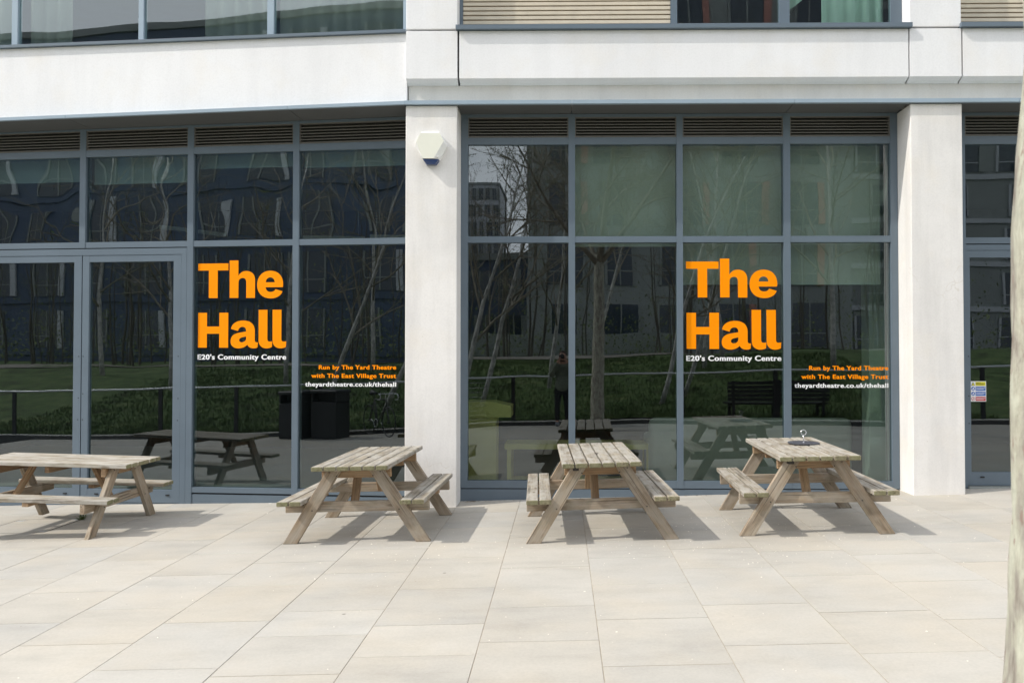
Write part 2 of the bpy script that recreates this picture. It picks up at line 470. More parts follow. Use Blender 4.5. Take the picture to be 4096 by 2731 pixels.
class MB:
    """collects boxes, tubes and prisms, then links them as ONE mesh object"""
    def __init__(self, warp=None):
        self.v = []; self.f = []; self.mi = []; self.g = []; self.warp = warp; self.sm = []

    def add(self, vs, fs, mi=0, grain=None, smooth=False):
        b = len(self.v)
        for i, v in enumerate(vs):
            self.v.append(tuple(v))
            self.g.append(grain[i] if grain else tuple(v))
        for k, f in enumerate(fs):
            self.f.append([b + i for i in f])
            self.mi.append(mi[k] if isinstance(mi, list) else mi)
            self.sm.append(smooth)

    def box(self, x0, x1, y0, y1, z0, z1, mi=0, front=None):
        vs = [(x0, y0, z0), (x1, y0, z0), (x1, y1, z0), (x0, y1, z0), (x0, y0, z1), (x1, y0, z1), (x1, y1, z1), (x0, y1, z1)]
        fs = [(3, 2, 1, 0), (4, 5, 6, 7), (0, 1, 5, 4), (1, 2, 6, 5), (2, 3, 7, 6), (3, 0, 4, 7)]
        m = mi
        if front is not None: m = [mi, mi, front, mi, mi, mi]
        self.add(vs, fs, m)
        return self

    def bevbox(self, M4, L, W, T, bev=0.004, mi=0, endmi=None):
        """box along local x (length L), y (W), z (T) placed by matrix M4, bevelled, with grain coordinates"""
        bm = bmesh.new()
        bmesh.ops.create_cube(bm, size=1.0)
        bmesh.ops.scale(bm, vec=(L, W, T), verts=bm.verts)
        if bev: bmesh.ops.bevel(bm, geom=list(bm.edges), offset=bev, segments=1, affect='EDGES', profile=0.6)
        off = Vector((random.uniform(0, 50), random.uniform(0, 50), random.uniform(0, 50)))
        bm.verts.index_update()
        vs = [M4 @ v.co for v in bm.verts]
        gr = [tuple(v.co + off) for v in bm.verts]
        fs = [[v.index for v in f.verts] for f in bm.faces]
        ms = [(endmi if (endmi is not None and abs(f.normal.x) > 0.6) else mi) for f in bm.faces]
        bm.free()
        self.add(vs, fs, ms, gr)
        return self

    def prism(self, poly, axis, a, b, mi=0, grain_axis=None):
        """extrude a polygon; axis 'y': poly in (x,z), 'x': poly in (y,z), 'z': poly in (x,y)"""
        def P(p, t):
            return {'y': (p[0], t, p[1]), 'x': (t, p[0], p[1]), 'z': (p[0], p[1], t)}[axis]
        n = len(poly)
        vs = [P(p, a) for p in poly] + [P(p, b) for p in poly]
        fs = [list(range(n)), list(range(2 * n - 1, n - 1, -1))]
        for i in range(n):
            j = (i + 1) % n
            fs.append([i, n + i, n + j, j])
        self.add(vs, fs, mi)
        return self

    def tube(self, pts, rad, seg=8, mi=0, cap=True, smooth=True):
        pts = [Vector(p) for p in pts]
        n = len(pts)
        rs = rad if isinstance(rad, (list, tuple)) else [rad] * n
        vs = []; prev = None
        for i, p in enumerate(pts):
            d = (pts[min(i + 1, n - 1)] - pts[max(i - 1, 0)])
            if d.length < 1e-9: d = Vector((0, 0, 1))
            d.normalize()
            if prev is None:
                up = Vector((0, 0, 1)) if abs(d.z) < 0.9 else Vector((1, 0, 0))
                a = d.cross(up).normalized()
            else:
                a = (prev - d * prev.dot(d)).normalized()
            prev = a
            b = d.cross(a)
            for k in range(seg):
                t = 2 * math.pi * k / seg
                vs.append(p + (a * math.cos(t) + b * math.sin(t)) * rs[i])
        fs = []
        for i in range(n - 1):
            for k in range(seg):
                k2 = (k + 1) % seg
                fs.append([i * seg + k, i * seg + k2, (i + 1) * seg + k2, (i + 1) * seg + k])
        if cap:
            fs.append(list(range(seg))[::-1])
            fs.append([(n - 1) * seg + k for k in range(seg)])
        self.add(vs, fs, mi, None, smooth)
        return self

    def disc(self, c, r, z0, z1, seg=48, mi=0, axis='z'):
        poly = [(c[0] + r * math.cos(2 * math.pi * k / seg), c[1] + r * math.sin(2 * math.pi * k / seg)) for k in range(seg)]
        return self.prism(poly, axis, z0, z1, mi)

    def torus(self, c, ax_u, ax_v, r, t, seg=32, ts=8, mi=0):
        c = Vector(c); u = Vector(ax_u); v = Vector(ax_v)
        pts = [c + (u * math.cos(2 * math.pi * k / seg) + v * math.sin(2 * math.pi * k / seg)) * r for k in range(seg + 1)]
        return self.tube(pts, t, ts, mi, cap=False)

    def build(self, name, mats, parent=None, loc=None, smooth=False, recalc=True):
        vs = self.v
        if self.warp: vs = [self.warp(v) for v in vs]
        base = Vector((0, 0, 0))
        if parent is not None and loc is None: base = world_loc(parent)
        if loc is not None and parent is None: base = Vector(loc)
        if base.length: vs = [tuple(Vector(v) - base) for v in vs]
        me = bpy.data.meshes.new(name)
        me.from_pydata([tuple(v) for v in vs], [], self.f)
        if not isinstance(mats, (list, tuple)): mats = [mats]
        for m in mats: me.materials.append(M[m] if isinstance(m, str) else m)
        me.polygons.foreach_set('material_index', self.mi)
        me.polygons.foreach_set('use_smooth', [True if smooth else s for s in self.sm])
        at = me.attributes.new('grain', 'FLOAT_VECTOR', 'POINT')
        at.data.foreach_set('vector', [c for g in self.g for c in g])
        if recalc:
            bm = bmesh.new(); bm.from_mesh(me)
            bmesh.ops.recalc_face_normals(bm, faces=bm.faces)
            bm.to_mesh(me); bm.free()
        me.update()
        o = bpy.data.objects.new(name, me)
        COL.objects.link(o)
        if parent is not None: o.parent = parent
        if loc is not None: o.location = loc if parent is None else (0, 0, 0)
        return o


def copy_tree(o, parent=None):
    c = o.copy()
    COL.objects.link(c)
    c.parent = parent
    for ch in list(o.children): copy_tree(ch, c)
    return c


# ------------------------------------------------------------------ the ground
def gz(x):
    return -0.003 + 0.0272 * max(-14.0, min(10.0, x))


def edge_y(x):                      # far (park) edge of the plaza, behind the camera: a shallow curve
    pts = [(-40, 1.5), (-14, 1.4), (-8.5, 1.3), (-3.5, 0.3), (-0.9, -0.45), (1.6, -0.35), (4, 0.6), (7, 1.9), (40, 4.0)]
    for (a, ya), (b, yb) in zip(pts, pts[1:]):
        if x <= b:
            t = max(0.0, (x - a) / (b - a))
            t = t * t * (3 - 2 * t) if -8.5 <= a < 7 else t
            return ya + (yb - ya) * t
    return 4.0


def make_paving():
    pitch = 0.686; j0 = 0.212; J = 0.0021
    known = {0: [4.66, 5.3, 6.29, 6.92, 7.35], -1: [4.47, 4.99, 5.77, 6.65, 7.22], -2: [4.84, 5.32, 6.25, 7.02, 7.59, 8.33],
             -3: [4.36, 5.14, 5.96, 6.63, 7.30, 8.01], -4: [4.78, 5.46, 6.3, 6.99, 7.89, 8.44], -5: [5.2, 5.9, 6.81, 7.57],
             -6: [5.5, 6.31, 7.37], 1: [4.26, 5.01, 5.77, 6.53, 7.10, 7.65], 2: [4.52, 5.25, 6.15, 6.76, 7.45],
             3: [4.36, 5.05, 5.87, 6.6, 7.35], 4: [4.87, 5.67, 6.43, 6.9], 5: [5.3, 6.14, 6.76, 7.54], 6: [6.0, 6.64, 7.44, 8.08]}
    verts = []; faces = []; mi = []; tint = []
    rng = random.Random(3)
    yend = 9.75
    for c in range(-20, 15):
        x1 = j0 + pitch * c; x0 = x1 - pitch
        ys = sorted(known.get(c, []))
        if not ys: ys = [rng.uniform(4.4, 5.0)]
        y = ys[0]
        while y > -1.2:
            y -= rng.choice((0.6, 0.7, 0.75, 0.85, 0.95)); ys.insert(0, y)
        y = ys[-1]
        while y < yend:
            y += rng.choice((0.6, 0.7, 0.75, 0.85)); ys.append(y)
        for a, b in zip(ys, ys[1:]):
            if a > yend: continue
            k = rng.uniform(0.955, 1.035); w = rng.uniform(-0.014, 0.014)
            col = (k * (1 + w), k, k * (1 - w * 1.6), 1)
            xa, xb, ya, yb = x0 + J, x1 - J, a + J * 1.9, min(b, yend) - J * 1.9
            ch = 0.0016; lift = rng.uniform(-0.0008, 0.0008)
            o = len(verts)
            for (px, py, dz) in ((xa, ya, -0.02), (xb, ya, -0.02), (xb, yb, -0.02), (xa, yb, -0.02),
                                 (xa, ya, -ch), (xb, ya, -ch), (xb, yb, -ch), (xa, yb, -ch),
                                 (xa + ch, ya + ch, 0), (xb - ch, ya + ch, 0), (xb - ch, yb - ch, 0), (xa + ch, yb - ch, 0)):
                verts.append((px, py, gz(px) + dz + lift))
            fs = [(8, 9, 10, 11)]
            for i in range(4):
                j = (i + 1) % 4
                fs += [(i, j, 4 + j, 4 + i), (4 + i, 4 + j, 8 + j, 8 + i)]
            for f in fs:
                faces.append([o + i for i in f]); mi.append(0); tint.append(col)
    # mortar bed under the slabs
    o = len(verts)
    for (px, py) in ((-14, -1.3), (10, -1.3), (10, yend + 0.2), (-14, yend + 0.2)):
        verts.append((px, py, gz(px) - 0.0034))
    faces.append([o, o + 1, o + 2, o + 3]); mi.append(1); tint.append((1, 1, 1, 1))
    me = bpy.data.meshes.new('paving')
    me.from_pydata(verts, [], faces)
    me.materials.append(M['paving']); me.materials.append(M['joint'])
    me.polygons.foreach_set('material_index', mi)
    at = me.attributes.new('tint', 'FLOAT_COLOR', 'FACE')
    at.data.foreach_set('color', [c for t in tint for c in t])
    ob = bpy.data.objects.new('paving', me)
    COL.objects.link(ob)
    return tag(ob, kind='structure')


make_paving()


def lawn_h(x, y):
    t = max(0.0, edge_y(x) - 0.12 - y)
    s = min(1.0, t / 13.0)
    s = s * s * (3 - 2 * s)
    return gz(x) + 0.10 + 1.5 * s + 0.10 * noise.noise(Vector((x * 0.3, y * 0.3, 0)))


def make_lawn():
    nx, ny = 90, 46
    xs = [-55 + 100 * i / nx for i in range(nx + 1)]
    ts = [0.12 + 39 * (j / ny) ** 1.7 for j in range(ny + 1)]
    vs = []; fs = []
    for x in xs:
        e = edge_y(x)
        for t in ts: vs.append((x, e - t, lawn_h(x, e - t)))
    for i in range(nx):
        for j in range(ny):
            a = i * (ny + 1) + j
            fs.append([a, a + 1, a + ny + 2, a + ny + 1])
    b = MB(); b.add(vs, fs, 0, None, True)
    o = b.build('lawn', 'grass')
    tag(o, kind='structure')


make_lawn()
g = MB(); g.box(-300, 300, -300, 300, -0.72, -0.7)
tag(g.build('ground', 'asphalt'), kind='structure')


def strip(name, mat, off0, off1, dz0, dz1, x0=-40, x1=30, n=120):
    b = MB()
    vs = []; fs = []
    for i in range(n + 1):
        x = x0 + (x1 - x0) * i / n; e = edge_y(x)
        vs += [(x, e - off0, gz(x) + dz0), (x, e - off0, gz(x) + dz1), (x, e - off1, gz(x) + dz1), (x, e - off1, gz(x) + dz0)]
    for i in range(n):
        a = i * 4
        for k in range(4):
            k2 = (k + 1) % 4
            fs.append([a + k, a + k2, a + 4 + k2, a + 4 + k])
    b.add(vs, fs)
    return b.build(name, mat)


def grass_blades():
    rng = random.Random(12)
    b = MB()
    for k in range(42000):
        x = rng.uniform(-17, 9); t = 0.2 + 11 * rng.random() ** 1.5
        y = edge_y(x) - t
        z = lawn_h(x, y)
        h = rng.uniform(0.04, 0.10) * (1 + 0.9 * max(0, noise.noise(Vector((x * .9, y * .9, 1)))))
        a = rng.uniform(0, 3.14); w = rng.uniform(0.010, 0.022) * (1 + t * 0.12)
        lx, ly = rng.gauss(0, 0.03), rng.gauss(0, 0.03)
        b.add([(x - w * math.cos(a), y - w * math.sin(a), z - 0.02), (x + w * math.cos(a), y + w * math.sin(a), z - 0.02), (x + lx, y + ly, z + h)], [(0, 1, 2)])
    tag(b.build('grass', 'grass', recalc=False), 'rough spring grass on the park bank behind the photographer', 'grass', None, 'stuff')


grass_blades()

# ------------------------------------------------------------------ the building
PHI = 0.084
YR = 9.2927                         # plane of the right glazing
YL = 9.3218
REC = 0.371
CP, SP = math.cos(PHI), math.sin(PHI)


def lerp_tab(z, tab):
    if z <= tab[0][0]: return tab[0][1]
    for (a, va), (b, vb) in zip(tab, tab[1:]):
        if z <= b: return va + (vb - va) * (z - a) / (b - a)
    return tab[-1][1]


def WR(v): return (v[0], v[1] + YR, v[2])


def WL(v):                          # left wing: turned 4.8 degrees, its canopy drops slightly to the left
    s, d, z = v
    k = lerp_tab(z, [(2.9, 0.0), (4.06, 0.004), (4.36, 0.006), (4.41, 0.0100), (4.46, 0.0100), (5.2, 0.0), (9, 0.0)])
    return (-1.3 + (s + 1.3) * CP + d * SP, YL - (s + 1.3) * SP + d * CP, z + k * (s + 1.735))


BLD = thing('building', 'white concrete and grey glass community centre building across the plaza', 'building', (1.3, YR, 0))
BW = BLD
F = -REC                            # front plane of pillars (local d)
P1 = (-1.735, -1.164)
P2 = (3.840, 4.404)
P3 = (9.415, 9.98)
ZF0, ZF1 = 4.406, 4.447             # canopy trim
ZP0, ZP1 = 4.701, 5.236             # spandrel panels

PANEL = [(F, ZP0 + 0.004), (F + 0.005, ZP0), (F + 0.075, ZP0 - 0.026), (F + 0.096, ZP0 - 0.046), (F + 0.22, ZP0 - 0.046), (F + 0.22, ZP1), (F + 0.004, ZP1), (F, ZP1 - 0.004)]
for (a, b_) in (P1, P2, P3):
    m = MB(WR)
    m.bevbox(Matrix.Translation(((a + b_) / 2, (F + 0.02) / 2, (4.400 - 0.6) / 2)) @ Matrix.Identity(4), b_ - a, 0.02 - F, 5.0, 0.006)
    m.build('pillar', 'pillar', BW)
    m = MB(WR)
    m.prism(PANEL, 'x', a, b_)
    m.build('pillar_panel', 'concrete', BW)
    m = MB(WR)
    m.bevbox(Matrix.Translation(((a + b_) / 2, F + 0.11, (5.256 + 8.3) / 2)), b_ - a, 0.22, 8.3 - 5.256, 0.005)
    m.build('upper_pillar', 'concrete', BW)

# spandrel panels with open joints
for (a, b_) in ((P1[1] + 0.022, P2[0] - 0.016), (P2[1] + 0.018, P3[0] - 0.018)):
    m = MB(WR)
    m.prism([(y + 0.003, z) for y, z in PANEL], 'x', a, b_)
    m.build('spandrel_panel', 'concrete', BW)
    m = MB(WR)                      # window sill of the first floor
    m.box(a - 0.035, b_ + 0.03, F - 0.045, F + 0.20, 5.240, 5.288)
    m.build('window_sill', 'frame', BW)
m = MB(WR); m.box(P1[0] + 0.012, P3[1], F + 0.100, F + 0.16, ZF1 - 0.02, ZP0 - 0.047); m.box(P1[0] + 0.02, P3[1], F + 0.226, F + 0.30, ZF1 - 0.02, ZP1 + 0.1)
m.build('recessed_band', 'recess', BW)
m = MB(WR); m.box(P1[0] + 0.03, P3[1], F + 0.2235, F + 0.2255, ZP0 - 0.04, ZP1 + 0.03)
m.build('joint_gasket', 'frame_dark', BW)

# left wing fascia
m = MB(WL); m.box(-10.5, -1.708, F, -0.12, ZF1, 5.236)
m.build('fascia_panel', 'concrete', BW)
m = MB(WL); m.box(-10.5, -1.715, F - 0.04, -0.15, 5.240, 5.272)
m.build('window_sill', 'frame', BW)

# canopy trim, in lengths with hairline joints, and the soffit behind it
jr = [-1.742, 0.111, 2.560, 5.01, 7.46, 9.98]
for a, b_ in zip(jr, jr[1:]):
    m = MB(WR); m.box(a + 0.002, b_ - 0.002, F - 0.042, F + 0.008, ZF0, ZF1); m.box(a + 0.002, b_ - 0.002, F + 0.008, F + 0.098, ZF1 - 0.012, ZF1 - 0.001)
    m.build('canopy_trim', 'fin', BW)
jl = [-10.5, -8.2, -5.709, -3.051, -1.700]
for a, b_ in zip(jl, jl[1:]):
    m = MB(WL); m.box(a + 0.002, b_ - 0.002, -0.479, -0.440, ZF0, ZF1 - 0.004); m.box(a + 0.002, b_ - 0.002, -0.440, -0.30, ZF1 - 0.012, ZF1 - 0.005)
    m.build('canopy_trim', 'fin', BW)


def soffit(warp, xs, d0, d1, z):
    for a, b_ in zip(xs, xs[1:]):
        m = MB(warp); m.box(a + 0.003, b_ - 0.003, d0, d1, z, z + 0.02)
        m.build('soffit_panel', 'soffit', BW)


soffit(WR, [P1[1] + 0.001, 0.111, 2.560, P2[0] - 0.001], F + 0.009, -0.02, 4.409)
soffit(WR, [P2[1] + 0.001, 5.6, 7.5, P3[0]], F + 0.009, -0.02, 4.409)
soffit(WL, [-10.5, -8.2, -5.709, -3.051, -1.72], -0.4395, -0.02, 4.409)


def pane(warp, x0, x1, z0, z1, parent, mat='glass', d=0.012, name='glass_pane', dz=0.004):
    m = MB(warp)
    m.box(x0 - 0.006, x1 + 0.006, d, d + 0.02, z0 - 0.006, z1 + 0.006, 1, 0)
    return m.build(name, [mat, 'glass_back'], parent)


def louvre(warp, x0, x1, z0, z1):
    m = MB(warp)
    f = 0.012
    m.box(x0, x0 + f, -0.016, 0.05, z0, z1); m.box(x1 - f, x1, -0.016, 0.05, z0, z1)
    m.box(x0 + f, x1 - f, -0.015, 0.05, z1 - f, z1); m.box(x0 + f, x1 - f, -0.015, 0.05, z0, z0 + 0.010)
    m.box(x0 + f, x1 - f, 0.052, 0.056, z0, z1, 1)
    n = 6
    for i in range(n):
        zc = z0 + 0.016 + (z1 - z0 - 0.035) * (i + 0.5) / n
        h = (z1 - z0) / n * 0.46
        m.prism([(-0.012, zc - h), (-0.009, zc - h), (0.045, zc + h), (0.042, zc + h)], 'x', x0 + f, x1 - f)
        m.box(x0 + f, x1 - f, -0.0135, -0.0095, zc - h - 0.004, zc - h + 0.008)
    return m.build('louvre_vent', ['louvre', 'gap'], BW)


ZT, ZTR, ZTB = 4.057, 2.997, 2.926
Z_TOPF = 4.372


def verticals(m, pairs, z0, z1, dfront=-0.024):
    for a, b_ in pairs: m.box(a, b_, dfront, 0.09, z0, z1)


# right bay -----------------------------------------------------------------
RB = [(-1.171, -1.082), (0.075, 0.150), (1.316, 1.386), (2.537, 2.615), (3.757, 3.836)]
fr = MB(WR)
verticals(fr, RB, 0.116, 4.405)
for (a, b_), (c, d_) in zip(RB, RB[1:]):
    fr.box(b_, c, -0.020, 0.085, ZT, 4.135)
    fr.box(b_, c, -0.020, 0.085, Z_TOPF, 4.405)
    fr.box(b_, c, -0.020, 0.085, ZTB, ZTR)
    fr.box(b_, c, -0.020, 0.085, 0.116, 0.199)
FRAME_R = fr.build('window_frame', 'frame', BW)
for (a, b_), (c, d_) in zip(RB, RB[1:]):
    louvre(WR, b_, c, 4.135, Z_TOPF)
    pane(WR, b_, c, ZTR, ZT, FRAME_R)
    pane(WR, b_, c, 0.199, ZTB, FRAME_R)
m = MB(WR); m.box(-1.166, 3.836, -0.016, 0.08, -0.3, 0.104)
m.box(-1.166, 3.836, 0.0, 0.08, 0.104, 0.116, 1)
m.build('kick_panel', ['frame', 'gap'], BW)

# left bay ------------------------------------------------------------------
LB = [(-10.0, -9.925), (-8.60, -8.525), (-7.222, -7.147), (-5.849, -5.774), (-4.478, -4.403), (-3.173, -3.099), (-1.80, -1.72)]
fl = MB(WL)
for i, (a, b_) in enumerate(LB):
    z0 = 2.926 if i == 3 else -0.32
    fl.box(a, b_, -0.024, 0.09, z0, 4.405)
for i, ((a, b_), (c, d_)) in enumerate(zip(LB, LB[1:])):
    fl.box(b_, c, -0.020, 0.085, ZT - 0.012, 4.125)
    fl.box(b_, c, -0.020, 0.085, Z_TOPF, 4.405)
    fl.box(b_, c, -0.020, 0.085, ZTB, ZTR) if i not in (2, 3) else fl.box(b_, c, -0.019, 0.085, 2.9262, ZTR)
    if i not in (2, 3): fl.box(b_, c, -0.020, 0.085, 0.010, 0.073)
FRAME_L = fl.build('window_frame', 'frame', BW)
for i, ((a, b_), (c, d_)) in enumerate(zip(LB, LB[1:])):
    louvre(WL, b_, c, 4.125, Z_TOPF)
    pane(WL, b_, c, ZTR, ZT - 0.012, FRAME_L, 'glass_wavy')
    if i not in (2, 3):
        pane(WL, b_, c, 0.073, ZTB, FRAME_L, 'glass')
        k = MB(WL); k.box(b_, c, -0.016, 0.08, -0.4, -0.010); k.box(b_, c, 0.004, 0.08, -0.010, 0.010, 1)
        k.build('kick_panel', ['frame', 'gap'], BW)
# double door of the left bay
df = MB(WL)
df.box(-4.549, -4.482, -0.021, 0.07, -0.3, 2.838)
df.box(-7.143, -7.080, -0.021, 0.07, -0.3, 2.838)
df.box(-7.143, -4.482, -0.0215, 0.07, 2.838, 2.914)
df.box(-7.143, -4.482, 0.0, 0.07, 2.914, 2.926, 1)
DOORF = df.build('door_frame', ['frame', 'gap'], BW)
m = MB(WL); m.box(-7.080, -4.549, -0.012, 0.07, -0.4, -0.128); m.build('threshold', 'frame', BW)


def door_leaf(warp, x0, x1, zb, zt, stl, str_, zg0, zg1, parent, drains, mat='glass'):
    m = MB(warp)
    m.box(x0 + 0.003, x0 + stl, -0.018, 0.05, zb, zt - 0.003)
    m.box(x1 - str_, x1 - 0.003, -0.018, 0.05, zb, zt - 0.003)
    m.box(x0 + stl, x1 - str_, -0.0165, 0.05, zg1, zt - 0.003)
    m.box(x0 + stl, x1 - str_, -0.0165, 0.05, zb, zg0)
    for zz, xx in ((1.62, x1 - 0.03), (1.12, x1 - 0.03), (0.86, x1 - 0.035), (1.62, x0 + 0.02), (1.17, x0 + 0.02), (0.86, x0 + 0.02)):
        m.box(xx - 0.006, xx + 0.006, -0.0205, -0.0178, zz - 0.005, zz + 0.005, 1)
    leaf = m.build('door', ['frame', 'gap'], parent)
    pane(warp, x0 + stl, x1 - str_, zg0, zg1, leaf, mat)
    for dx in drains:
        k = MB(warp)
        k.box(dx - 0.022, dx + 0.022, -0.026, -0.0167, zb + 0.088, zb + 0.102)
        k.build('drain_cover', 'gap', leaf)
    return leaf


door_leaf(WL, -5.806, -4.549, -0.122, 2.838, 0.087, 0.098, 0.034, 2.757, BW, (-5.60, -4.70))
door_leaf(WL, -7.080, -5.812, -0.122, 2.838, 0.098, 0.100, 0.034, 2.757, BW, (-6.0, -6.9))

# door bay right of the second pillar --------------------------------------
DB = [(4.404, 4.606), (6.02, 6.10), (7.25, 7.33), (8.48, 8.56), (9.34, 9.415)]
fd = MB(WR)
for i, (a, b_) in enumerate(DB): fd.box(a, b_, -0.024, 0.09, -0.1 if i < 2 else 0.116, 4.405)
for i, ((a, b_), (c, d_)) in enumerate(zip(DB, DB[1:])):
    fd.box(b_, c, -0.020, 0.085, ZT - 0.012, 4.135)
    fd.box(b_, c, -0.020, 0.085, Z_TOPF, 4.405)
    fd.box(b_, c, -0.020, 0.085, 2.905, 2.975)
    if i: fd.box(b_, c, -0.020, 0.085, 0.24, 0.30)
FRAME_D = fd.build('window_frame', 'frame', BW)
for i, ((a, b_), (c, d_)) in enumerate(zip(DB, DB[1:])):
    louvre(WR, b_, c, 4.135, Z_TOPF)
    pane(WR, b_, c, 2.975, ZT - 0.012, FRAME_D)
    if i: pane(WR, b_, c, 0.30, 2.905, FRAME_D)
m = MB(WR); m.box(6.10, 9.34, -0.016, 0.08, -0.2, 0.236); m.build('kick_panel', 'frame', BW)
m = MB(WR)
m.box(4.606, 6.02, -0.021, 0.07, 2.830, 2.893)
m.box(4.606, 6.02, 0.0, 0.07, 2.893, 2.905, 1)
m.build('door_frame', ['frame', 'gap'], BW)
m = MB(WR); m.box(4.606, 6.02, -0.05, 0.07, 0.0, 0.150); m.build('threshold', 'greyclad', BW)
door_leaf(WR, 4.606, 6.02, 0.158, 2.830, 0.043, 0.09, 0.308, 2.747, BW, (4.77, 5.85))

# first floor windows and cream louvre screens ------------------------------
DU = -0.163                         # their plane
for (x0, xl, wins, x1) in ((P1[1], 1.232, [(1.275, 1.306), (2.459, 2.575), (3.715, 3.838)], P2[0]),
                           (P2[1], 6.9, [(6.93, 6.97), (8.1, 8.2), (9.3, 9.41)], P3[0])):
    m = MB(WR)
    m.box(x0 + 0.002, x0 + 0.038, DU - 0.01, DU + 0.05, 5.288, 7.6, 2)
    m.box(xl, wins[0][0], DU - 0.01, DU + 0.05, 5.288, 7.6, 2)
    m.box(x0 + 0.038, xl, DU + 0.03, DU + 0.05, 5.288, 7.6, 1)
    z = 5.292
    while z < 7.55:
        m.box(x0 + 0.040, xl - 0.002, DU, DU + 0.028, z, z + 0.037)
        m.prism([(DU + 0.0, z + 0.037), (DU + 0.028, z + 0.037), (DU + 0.028, z + 0.043)], 'x', x0 + 0.040, xl - 0.002)
        z += 0.0525
    m.build('louvre_screen', ['timber_louvre', 'slat_gap_shade', 'frame'], BW)
    m = MB(WR)
    for a, b_ in wins: m.box(a, b_, DU - 0.012, DU + 0.06, 5.288, 7.6)
    for (a, b_), (c, d_) in zip(wins, wins[1:]):
        m.box(b_, c, DU - 0.008, DU + 0.06, 5.288, 5.304); m.box(b_, c, DU - 0.008, DU + 0.06, 7.54, 7.6)
    fo = m.build('window_frame', 'frame', BW)
    for (a, b_), (c, d_) in zip(wins, wins[1:]): pane(WR, b_, c, 5.304, 7.54, fo, 'glass_up', DU + 0.02)
m = MB(WL)
LU = [(-9.8, -9.73), (-8.2, -8.13), (-6.601, -6.527), (-4.993, -4.931), (-3.412, -3.333), (-1.796, -1.72)]
for a, b_ in LU: m.box(a, b_, -0.215, -0.14, 5.272, 7.6)
for (a, b_), (c, d_) in zip(LU, LU[1:]): m.box(b_, c, -0.212, -0.14, 7.54, 7.6)
fo = m.build('window_frame', 'fin', BW)
for (a, b_), (c, d_) in zip(LU, LU[1:]): pane(WL, b_, c, 5.276, 7.54, fo, 'glass_up', -0.185)


def curtain(warp, x0, x1, z0, z1, d, mat, amp=0.03, lam=0.16, sweep=0.0):
    n = int((x1 - x0) / 0.02) + 2
    b = MB(warp); vs = []; fs = []
    for i in range(n + 1):
        t = i / n; x = x0 + (x1 - x0) * t
        dd = d + amp * math.sin(2 * math.pi * x / lam + 1.3 * math.sin(x * 5))
        zz = z0 + sweep * t * t
        vs += [(x, dd, zz), (x, dd, z1), (x, dd + 0.004, z1), (x, dd + 0.004, zz)]
    for i in range(n):
        a = i * 4
        for k in range(4): fs.append([a + k, a + (k + 1) % 4, a + 4 + (k + 1) % 4, a + 4 + k])
    b.add(vs, fs, 0, None, True)
    return b.build('curtain', mat, BW)


curtain(WR, 2.98, 3.70, 5.31, 7.5, DU + 0.16, 'mint')
curtain(WR, 2.56, 2.78, 5.62, 7.5, DU + 0.20, 'mint', 0.02, 0.2, 0.12)
curtain(WL, -3.33, -1.79, 5.29, 7.5, -0.05, 'net', 0.02, 0.2)
curtain(WL, -8.1, -6.63, 5.29, 7.5, -0.05, 'net', 0.02, 0.2)
curtain(WL, -6.50, -5.95, 5.29, 7.5, -0.05, 'net', 0.02, 0.2)
curtain(WL, -4.25, -3.43, 5.29, 7.5, -0.05, 'net', 0.02, 0.2)

# upper wall, roof slab and the rooms behind the glass
m = MB(WR); m.box(-1.72, P3[1], F + 0.01, 6.5, 7.6, 8.6); m.build('parapet_wall', 'concrete', BW)
m = MB(WL); m.box(-11.2, -1.72, F + 0.01, 6.8, 7.6, 8.6); m.build('parapet_wall', 'concrete', BW)
m = MB(); m.box(-1.45, 9.95, 9.40, 15.5, -0.40, -0.02); m.build('interior_floor', 'in_floor', BW)
m = MB(WL); m.box(-10.5, -1.46, 0.095, 5.2, -0.45, -0.06); m.build('interior_floor', 'in_floor', BW)
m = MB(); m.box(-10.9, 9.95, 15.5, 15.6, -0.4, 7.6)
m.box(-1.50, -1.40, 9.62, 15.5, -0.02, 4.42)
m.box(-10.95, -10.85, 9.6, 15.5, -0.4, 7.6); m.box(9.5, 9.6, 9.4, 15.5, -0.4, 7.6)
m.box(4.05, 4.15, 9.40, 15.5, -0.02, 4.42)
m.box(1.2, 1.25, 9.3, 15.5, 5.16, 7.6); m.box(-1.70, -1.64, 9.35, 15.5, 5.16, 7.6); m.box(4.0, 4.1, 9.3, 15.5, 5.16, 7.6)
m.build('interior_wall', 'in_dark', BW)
m = MB(); m.box(-10.9, 9.95, 9.55, 15.5, 4.42, 4.44); m.box(-10.9, 9.95, 9.55, 15.5, 4.44, 5.16)
m.build('interior_ceiling', 'in_ceiling', BW)
m = MB(); m.box(3.905, 4.05, 9.40, 9.79, -0.02, 4.42); m.box(3.70, 3.90, 9.80, 10.05, -0.02, 4.42)
m.build('interior_column', 'in_pale', BW)


# ------------------------------------------------------------------ things inside, seen through the glass
def blind(warp, x0, x1, z, label, where):
    r = thing('roller_blind', label, 'blind', warp((0.5 * (x0 + x1), 0.15, z)), 0, 'roller blinds behind the shopfront glass')
    m = MB(warp); m.box(x0, x1, 0.150, 0.154, z + 0.02, 4.33); m.build('blind_cloth', 'blind', r)
    m = MB(warp); m.box(x0, x1, 0.142, 0.162, z, z + 0.024); m.build('bottom_bar', 'in_pale', r)


